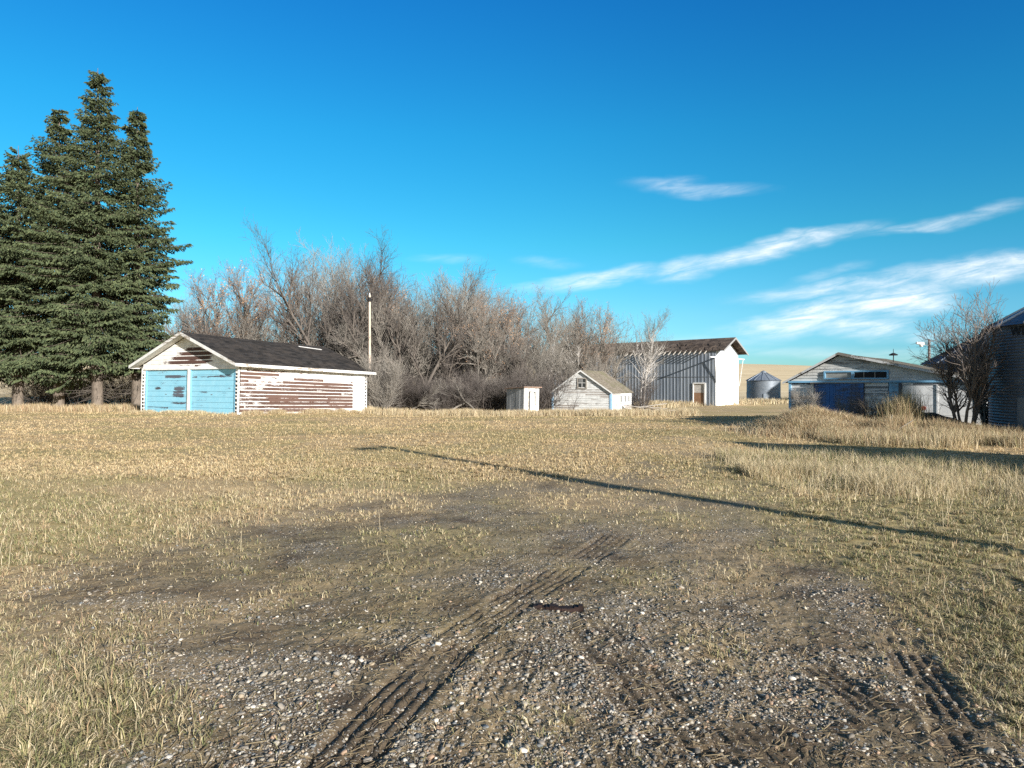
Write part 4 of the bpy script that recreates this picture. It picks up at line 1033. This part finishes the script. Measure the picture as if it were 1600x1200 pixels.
# ================================================================== mounds, debris
def mound(name, label, cx, cy, rx, ry, h, seed, mt, ang=0, rough=.12):
    n = 60; V = []; 
    gx_, gy_ = np.meshgrid(np.linspace(-1.25, 1.25, n), np.linspace(-1.25, 1.25, n)); rr = np.hypot(gx_, gy_)
    ca, sa = math.cos(ang), math.sin(ang); lx = gx_*rx; ly = gy_*ry; wx = cx+lx*ca-ly*sa; wy = cy+lx*sa+ly*ca
    prof = np.clip(1-rr, -.3, 1); z = h*np.where(prof > 0, prof**.8*1.0, prof*.6)*(.75+.5*fbm(wx, wy, .9, 3, seed))+rough*(fbm(wx, wy, 4, 4, seed+3)-.5)*np.clip(prof*4+.3, 0, 1)
    z = z+ground_z(wx.ravel(), wy.ravel()).reshape(wx.shape)-.03
    V = np.stack([wx-cx, wy-cy, z], 2).reshape(-1, 3); i = (np.arange(n-1)[:, None]*n+np.arange(n-1)[None]).ravel(); F = np.stack([i, i+1, i+1+n, i+n], 1)
    o = np_mesh(name, V, F, np.full(len(F), 4), mt, smooth=True); o.location = (cx, cy, 0); tag(o, label, 'mound')
    return lambda X, Yv: h*np.clip(1-np.hypot(((X-cx)*ca+(Yv-cy)*sa)/rx, (-(X-cx)*sa+(Yv-cy)*ca)/ry), 0, 1)**.8
M_DIRT = simple('clumpy_mound_dirt', (.13, .105, .075), (.34, .29, .22), 7, rough=.95, bump=.9, dist=.05)
M_DIRTD = simple('dark_debris_soil', (.02, .018, .016), (.07, .06, .05), 7, rough=.95, bump=.9, dist=.05)
mz1 = mound('dirt_mound', 'pale dirt and gravel mound overgrown with dry grass in front of the blue doors', 9.55, 22.0, 2.0, 1.9, .66, 1, M_DIRT)
mz2 = mound('dirt_mound', 'dark heap of soil and rubbish in front of the white overhead doors', 13.0, 21.9, 1.9, 1.1, .72, 2, M_DIRTD, -.5)
mz3 = mound('dirt_mound', 'low grassy hump between the two heaps in front of the workshop', 11.6, 20.3, 1.5, 1.0, .35, 3, M_DIRT)
for i, (px, Y, ln, az, el, lab) in enumerate(((1385, 20.6, .38, .9, .9, 'short pale stick leaning up beside the grassy hump'), (1445, 20.8, .3, .6, .6, 'white stick poking out of the dark heap'), (1405, 19.9, .4, .2, .5, 'small pale board lying at the foot of the grassy hump'))):
    mb = MB(); d = Vector((math.cos(az)*math.cos(el), -.2, math.sin(el)))*ln; mb.bar((0, 0, -.05), d, .028, .015); o = mb.build('stick', M_WOODGREY); o.location = (X_(px, Y), Y, float(max(mz1(X_(px, Y), Y), mz2(X_(px, Y), Y), mz3(X_(px, Y), Y)))+.12); tag(o, lab, 'stick')
def lumber():
    t = empty('lumber_pile', (X_(1004, 47), 47, -.58), .4); tag(t, 'collapsed pile of grey boards between the small shed and the barn', 'lumber pile'); r_ = random.Random(3)
    for i in range(11):
        mb = MB(); a = r_.uniform(-.5, .3); c = Vector((r_.uniform(-.9, .9), r_.uniform(-.4, .4), .12+.06*i)); d = Vector((math.cos(a), math.sin(a), r_.uniform(-.25, .1)))*r_.uniform(.8, 1.7)
        mb.bar(c-d, c+d, .15, .035); mb.build('board', M_WOODGREY, t)
lumber()
# fallen limbs at the wood edge
for i, (px, Y, L, az, lab) in enumerate(((700, 46.5, 4.5, .35, 'broken grey limb leaning out of the undergrowth left of the outhouse'), (640, 46, 3.5, -.5, 'fallen grey branch low in the brush near the garage'), (745, 46, 4.0, 2.4, 'grey fallen branch lying behind the tall grass left of the outhouse'))):
    th_, tn_ = grow(400+i, L, 1, r0=.09, levels=4, dens=.5, lowest=.3, twig=.4, maxseg=900)
    t = empty('fallen_branch', (X_(px, Y), Y, gz(X_(px, Y), Y)+.25)); t.rotation_euler = (0, 1.05, az); tag(t, lab, 'branch')
    seg_mesh('limb', th_, M_BARK, t, sides=6); seg_mesh('twigs', tn_, M_TWIG, t)

# ================================================================== grass blades
M_BLADE = vcol('dry_grass_blades', rough=.75, spec=.15, noise_amt=.0, transl=.25)
def blades(name, x, y, z, h, w, col, lean, seed, label, curl=.6):
    r_ = np.random.default_rng(seed); n = len(x); a = r_.random(n)*2*np.pi; b = a+r_.normal(0, .9, n)
    fx = np.cos(a)*w/2; fy = np.sin(a)*w/2; lx = np.cos(b+np.pi/2)*lean*h; ly = np.sin(b+np.pi/2)*lean*h
    hh = h*np.sqrt(np.clip(1-.55*lean**2, .08, 1))
    V = np.empty((n, 5, 3), np.float32)
    V[:, 0] = np.stack([x-fx, y-fy, z-.01], 1); V[:, 1] = np.stack([x+fx, y+fy, z-.01], 1)
    mx, my, mz = x+lx*.32, y+ly*.32, z+hh*.60
    V[:, 2] = np.stack([mx+fx*.8, my+fy*.8, mz], 1); V[:, 3] = np.stack([mx-fx*.8, my-fy*.8, mz], 1)
    V[:, 4] = np.stack([x+lx, y+ly, z+hh*(1-curl*.35*np.clip(lean, 0, 1))], 1)
    base = np.arange(n)[:, None]*5
    loops = np.concatenate([base+0, base+1, base+2, base+3, base+3, base+2, base+4], 1)
    cnt = np.tile(np.array([4, 3]), n)
    C = np.repeat(col[:, None, :], 5, 1)
    o = np_mesh(name, V.reshape(-1, 3), loops, cnt, M_BLADE, cols=C.reshape(-1, 3).astype(np.float32))
    tag(o, label, 'grass', kind='stuff'); return o
PAL = np.array([[.47, .375, .22], [.60, .51, .34], [.34, .265, .16], [.31, .285, .13], [.165, .185, .075], [.41, .275, .165]])
def pick(n, probs, r_, jit=.18):
    p = np.asarray(probs, float); p = p/p.sum(-1, keepdims=True)
    if p.ndim == 1: k = r_.choice(len(PAL), n, p=p)
    else: k = (np.cumsum(p, 1) < r_.random((n, 1))).sum(1).clip(0, len(PAL)-1)
    return PAL[k]*(1+r_.normal(0, jit, (n, 1))).clip(.5, 1.5)
def lawn(n, y0, y1, pw, h0, w0, seed, label, name, zone=None):
    """short turf: density falls with distance, blades stay full size, a little wider far off"""
    r_ = np.random.default_rng(seed)
    u_ = r_.random(n); y = (y0**(1-pw)+u_*(y1**(1-pw)-y0**(1-pw)))**(1/(1-pw))
    x = (r_.random(n)*2-1)*(.86*y+.6)
    # gather into tussocks
    cell = .13*2.0**np.floor(np.log2(1+y/5.0)); wx = x*.83-y*.56+.9*fbm(x, y, .9, 3, 501); wy = x*.56+y*.83+.9*fbm(x, y, .9, 3, 502)
    cx = np.floor(wx/cell); cy = np.floor(wy/cell); hx = _hash(cx, cy, 5); hy = _hash(cx, cy, 6); hc = _hash(cx, cy, 7)
    du = ((cx+hx)*cell-wx)*.5*hc; dv = ((cy+hy)*cell-wy)*.5*hc
    x = x+.83*du+.56*dv; y = np.maximum(y-.56*du+.83*dv, y0)
    bare, st, wd, gr = masks(x, y); _, mud = tracks(x, y)
    keep = r_.random(n) > np.clip(bare*1.25, 0, .985); keep &= r_.random(n) > mud*1.5; keep &= hole(x, y) < .1
    pt = fbm(x, y, .55, 3, 88); keep &= r_.random(n) < .55+.6*pt
    if zone is not None: keep &= zone(x, y, r_)
    x = x[keep]; y = y[keep]; gr = gr[keep]; bare = bare[keep]; hc = hc[keep]; m_ = len(x); pt = pt[keep]
    nearleft = sst(4.4, 3.0, y)*sst(-.7, -1.3, x)
    h = h0*(.5+.9*r_.random(m_))*(.7+.6*hc)*(1+1.0*nearleft)*(.75+.5*pt)*(1-.45*bare)
    w = w0*(.7+.6*r_.random(m_))*(1+y*.16)
    pr = np.stack([.34-.10*gr, .22+.0*gr, .22-.1*gr, .08+.30*gr, .02+.26*gr, .08+.0*gr], 1); pr = np.clip(pr, .01, 1)
    rs = sst(.5, .7, fbm(x, y, .5, 3, 222)); pr[:, 5] += .15*rs; pr[:, 0] *= .8+.9*sst(.45, .65, fbm(x, y*1.6, .9, 3, 717)); pr[:, 2] *= .6+1.5*sst(.5, .68, fbm(x, y*1.6, 1.3, 3, 727)); ng = sst(5.5, 3.0, y); pr[:, 3] += .20*ng; pr[:, 4] += .16*ng; pr[:, 1] += .08*ng; pr[:, 5] *= (1-.6*ng)
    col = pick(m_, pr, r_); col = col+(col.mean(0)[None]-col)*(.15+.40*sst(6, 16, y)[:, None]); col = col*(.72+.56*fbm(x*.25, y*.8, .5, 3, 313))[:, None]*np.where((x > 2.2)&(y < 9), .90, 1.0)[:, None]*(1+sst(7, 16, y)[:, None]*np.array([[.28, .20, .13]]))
    z = ground_fine(x, y)
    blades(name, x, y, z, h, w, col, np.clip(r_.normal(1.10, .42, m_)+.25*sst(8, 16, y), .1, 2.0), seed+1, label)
lawn(560000, 2.0, 14, 1.6, .052, .0030, 1, 'short matted dry yellow and green grass over the near yard', 'grass')
lawn(400000, 11, 48, 1.5, .062, .0042, 2, 'short dry tan grass over the yard up to the garage', 'grass')
lawn(420000, 2.3, 11, 1.5, .045, .0032, 3, 'olive green and tan turf on the right of the gravel drive', 'grass', zone=lambda x, y, r: (x > np.interp(y, YT, RT)-.25+.5*fbm(x, y, 1.5, 3, 44)-.25))
lawn(200000, 2.1, 5.2, 1.4, .055, .0028, 4, 'long matted greenish straw grass in the near left corner', 'grass', zone=lambda x, y, r: (x < np.interp(y, YT, LT)-.1+.9*fbm(x, y, 2.0, 3, 45)-.45))
# long unmown dry grass
def tall(cx, cy, n, seed, hgt, label, name='tall_grass', lean=.35, w=.006, pal=(.35, .45, .12, .03, .0, .10), zf=None):
    """cx,cy arrays of candidate points"""
    r_ = np.random.default_rng(seed); x = cx; y = cy; m_ = len(x)
    cl = fbm(x, y, 1.1, 3, seed); keep = r_.random(m_) < np.clip((cl-.30)*3.2, .05, 1); x = x[keep]; y = y[keep]; cl = cl[keep]; m_ = len(x)
    h = hgt*(.45+.75*r_.random(m_))*(.55+.9*cl); z = ground_z(x, y)+(zf(x, y) if zf is not None else 0)
    blades(name, x, y, z, h, w*(.7+.6*r_.random(m_))*(1+.02*y), pick(m_, pal, r_, .16), np.clip(r_.normal(lean, .22, m_), .02, 1.3), seed+1, label, curl=.3)
r_ = np.random.default_rng(50)
def band(n, p0, p1, w_):
    t = r_.random(n); x = p0[0]+(p1[0]-p0[0])*t; y = p0[1]+(p1[1]-p0[1])*t; return x, y+r_.normal(0, w_, n)
bx, by = band(52000, (-9, 43.5), (6.5, 42.2), 1.2); tall(bx, by, 0, 61, .42, 'tall blond grass in front of the outhouse and along the wood', w=.009)
bx, by = band(16000, (6.2, 43.6), (13, 50), 1.1); tall(bx, by, 0, 62, .5, 'tall blond grass right of the small shed', w=.009)
bx, by = band(24000, (-42, 44), (-21.5, 41.5), .9); tall(bx, by, 0, 63, .42, 'dry orange tan grass under the spruces', w=.009, pal=(.4, .2, .2, .05, 0, .35))
bx, by = band(9000, (-21.3, 38.7), (-13.95, 34.95), .22); tall(bx, by, 0, 64, .20, 'dry grass along the foot of the garage doors', w=.006)
bx, by = band(12000, (-13.7, 35.1), (-8.4, 44.2), .22); tall(bx, by, 0, 65, .24, 'dry grass along the foot of the brown boards', w=.006)
bx, by = band(14000, (14, 74), (26, 88), 3.2); tall(bx, by, 0, 66, .55, 'blond grass at the foot of the barn', w=.016)
bx, by = band(12000, (24, 84), (46, 98), 3.5); tall(bx, by, 0, 67, .6, 'blond grass around the small far bin', w=.018)
zm = lambda X, Yv: np.maximum(np.maximum(mz1(X, Yv), mz2(X, Yv)*.9), mz3(X, Yv))
n_ = 26000; bx = 9.6+r_.normal(0, 1.0, n_); by = 21.3+r_.normal(0, 1.0, n_); tall(bx, by, 0, 68, .30, 'matted blond grass growing over the pale dirt mound', w=.0065, zf=zm, lean=.7, pal=(.35, .35, .1, .02, 0, .25))
bx, by = band(34000, (8.6, 19.4), (15.6, 16.9), .75); tall(bx, by, 0, 69, .34, 'tall dry grass in front of the workshop and the grain bin', w=.006, zf=zm, pal=(.4, .3, .15, .08, .02, .1))
bx, by = band(16000, (10.6, 20.2), (14.4, 19.2), .6); tall(bx, by, 0, 70, .36, 'dry weeds among the heaps in front of the workshop', w=.006, zf=zm, pal=(.3, .15, .3, .05, .02, .25))
n_ = 5000; bx = 12.15+r_.normal(0, .28, n_); by = 21.6+r_.normal(0, .3, n_); tall(bx, by, 0, 71, .95, 'upright yellow grass tuft between the two heaps', w=.007, zf=zm, lean=.2, pal=(.6, .1, .2, .2, 0, .05))
bx, by = band(46000, (3.9, 11.3), (9.2, 9.6), .85); tall(bx, by, 0, 72, .22, 'knee high blond grass strip on the right side of the yard', w=.0042, pal=(.4, .4, .1, .1, .04, .03), lean=.5)
bx, by = band(9000, (4.2, 13.8), (8.5, 12.3), .8); tall(bx, by, 0, 74, .25, 'thin grass between the shadow and the blond strip', w=.0045, pal=(.3, .3, .1, .2, .1, .03), lean=.5)
n_ = 2600; bx = r_.uniform(-6, 7, n_); by = r_.uniform(3, 16, n_); b_ = masks(bx, by)[0]; k_ = b_ < .5; bx = bx[k_]; by = by[k_]
tall(bx, by, 0, 73, .26, 'scattered taller straw stalks standing in the yard', w=.0032, lean=.55)
# straw lying flat on the bare earth
def straw(n, seed):
    r_ = np.random.default_rng(seed); y = 2.2+r_.random(n)**1.6*9; x = (r_.random(n)*2-1)*(.8*y+.3); z = ground_fine(x, y); b_ = masks(x, y)[0]; k = (b_ > .25)&(r_.random(n) < .2+1.3*fbm(x, y, 1.5, 3, 19)-.3); x, y, z = x[k], y[k], z[k]; n = len(x)
    a = r_.random(n)*6.28; L = .02+.07*r_.random(n)**2; dx = np.cos(a)*L; dy = np.sin(a)*L; w = .0006+.0007*r_.random(n)+.0002*y
    px_ = -np.sin(a)*w; py_ = np.cos(a)*w; z2 = ground_fine(x+dx, y+dy)
    up0 = .004+.006*r_.random(n); V = np.stack([np.stack([x-px_, y-py_, z+up0], 1), np.stack([x+px_, y+py_, z+up0+.002], 1), np.stack([x+dx+px_, y+dy+py_, z2+up0+.006], 1), np.stack([x+dx-px_, y+dy-py_, z2+up0+.004], 1)], 1)
    g_ = r_.random((n, 1)); col = np.array([[.34, .27, .16]])*(1-g_)+np.array([[.07, .048, .033]])*g_
    o = np_mesh('dead_straw', V.reshape(-1, 3), np.arange(4*n), np.full(n, 4), M_BLADE, cols=np.repeat(col[:, None], 4, 1).reshape(-1, 3)); tag(o, 'bits of straw and dead weed lying on the bare earth', 'straw', kind='stuff')
straw(52000, 81)

# ================================================================== gravel
def ico():
    import bmesh
    bm = bmesh.new(); bmesh.ops.create_icosphere(bm, subdivisions=1, radius=1); V = np.array([v.co[:] for v in bm.verts]); F = np.array([[v.index for v in f.verts] for f in bm.faces]); bm.free()
    bm = bmesh.new(); bmesh.ops.create_icosphere(bm, subdivisions=2, radius=1); V2 = np.array([v.co[:] for v in bm.verts]); F2 = np.array([[v.index for v in f.verts] for f in bm.faces]); bm.free()
    return (V, F), (V2, F2)
ICO = ico(); M_PEB = vcol('pebbles', rough=.75, spec=.3, noise_amt=.22, scale=160)
def pebbles(n, y0, y1, pw, smin, smax, seed, which, spow=3.0, extra=.25):
    r_ = np.random.default_rng(seed); u_ = r_.random(n); y = (y0**(1-pw)+u_*(y1**(1-pw)-y0**(1-pw)))**(1/(1-pw)); x = (r_.random(n)*2-1)*(.80*y+.3)
    b_, st, wd, gr = masks(x, y); _, mud = tracks(x, y); keep = r_.random(n) < np.clip(st*(.35+.9*sst(.35, .6, fbm(x, y, 5, 2, 191)))+extra*b_*.35, 0, 1)*(1-.85*mud)*(1-hole(x, y)); x = x[keep]; y = y[keep]; n = len(x)
    s = smin+(smax-smin)*r_.random(n)**spow; s = s*(1+.03*y)
    V0, F0 = ICO[which]; nv = len(V0)
    sc = np.stack([s*(.8+.5*r_.random(n)), s*(.6+.4*r_.random(n)), s*(.35+.35*r_.random(n))], 1)
    V = V0[None]*sc[:, None]*(1+.16*r_.normal(size=(n, nv, 1)).clip(-1.3, 1.3))
    a = r_.random(n)*6.28; ca = np.cos(a)[:, None]; sa = np.sin(a)[:, None]; tx = r_.normal(0, .25, n)[:, None]
    X = V[..., 0]*ca-V[..., 1]*sa; Yv = V[..., 0]*sa+V[..., 1]*ca; Z = V[..., 2]+X*tx
    z = ground_fine(x, y)+sc[:, 2]*.35
    W_ = np.stack([X+x[:, None], Yv+y[:, None], Z+z[:, None]], 2).reshape(-1, 3)
    F = (F0[None]+(np.arange(n)*nv)[:, None, None]).reshape(-1, 3)
    pal = np.array([[.21, .185, .15], [.33, .295, .235], [.48, .44, .37], [.12, .108, .09], [.33, .225, .15], [.17, .178, .175], [.27, .22, .155]]); k = r_.choice(7, n, p=[.28, .22, .10, .16, .07, .07, .10])
    c = pal[k]*(1+r_.normal(0, .12, (n, 1))); cc = np.repeat(c[:, None], nv, 1).reshape(-1, 3)
    o = np_mesh('gravel', W_, F, np.full(len(F), 3), M_PEB, cols=cc, smooth=which == 1)
    tag(o, 'loose mixed pebbles pressed into the bare earth of the drive', 'gravel', kind='stuff'); print('pebbles', n)
pebbles(34000, 2.2, 5.5, 1.6, .0020, .0165, 91, 1, 5.0)
pebbles(90000, 2.4, 14, 1.9, .0022, .0105, 92, 0, 3.4)
tag(bpy.data.objects['gravel'], 'larger rounded pebbles on the near part of the drive', 'gravel')

# dark rotten board on the drive
mb = MB(); rb_ = random.Random(12); n_ = 12; prev = None
for i in range(n_):
    f0, f1 = i/n_, (i+1)/n_
    q_ = lambda f: (-.165+.33*f, .012*math.sin(f*9), .0)
    a_, b_ = q_(f0), q_(f1); h0_ = .036+rb_.uniform(-.010, .010); w_ = .055+rb_.uniform(-.010, .006)
    mb.prism([(a_[0], a_[1]-w_, -.02), (a_[0], a_[1]+w_, -.02), (a_[0], a_[1]+w_*.8, h0_), (a_[0], a_[1]-w_*.5, h0_*1.1)], [(b_[0]+.003, b_[1]-w_, -.02), (b_[0]+.003, b_[1]+w_, -.02), (b_[0]+.003, b_[1]+w_*.8, h0_), (b_[0]+.003, b_[1]-w_*.5, h0_*1.1)])
o = mb.build('rotten_board', simple('rotten_dark_wood', (.010, .006, .005), (.036, .019, .014), 14, (1, 4, 4), bump=1.0, dist=.01)); o.location = (HOLE[0], HOLE[1], float(ground_fine(np.array([HOLE[0]]), np.array([HOLE[1]]))[0])); o.rotation_euler = (0, 0, -.10)
tag(o, 'short dark brown rotten board half sunk in the middle of the gravel drive', 'board')

# ================================================================== tidy
for o in bpy.data.objects:
    if o.parent is None and o.location.z < -400: print('UNPLACED', o.name)
SC.cycles.use_adaptive_sampling = True
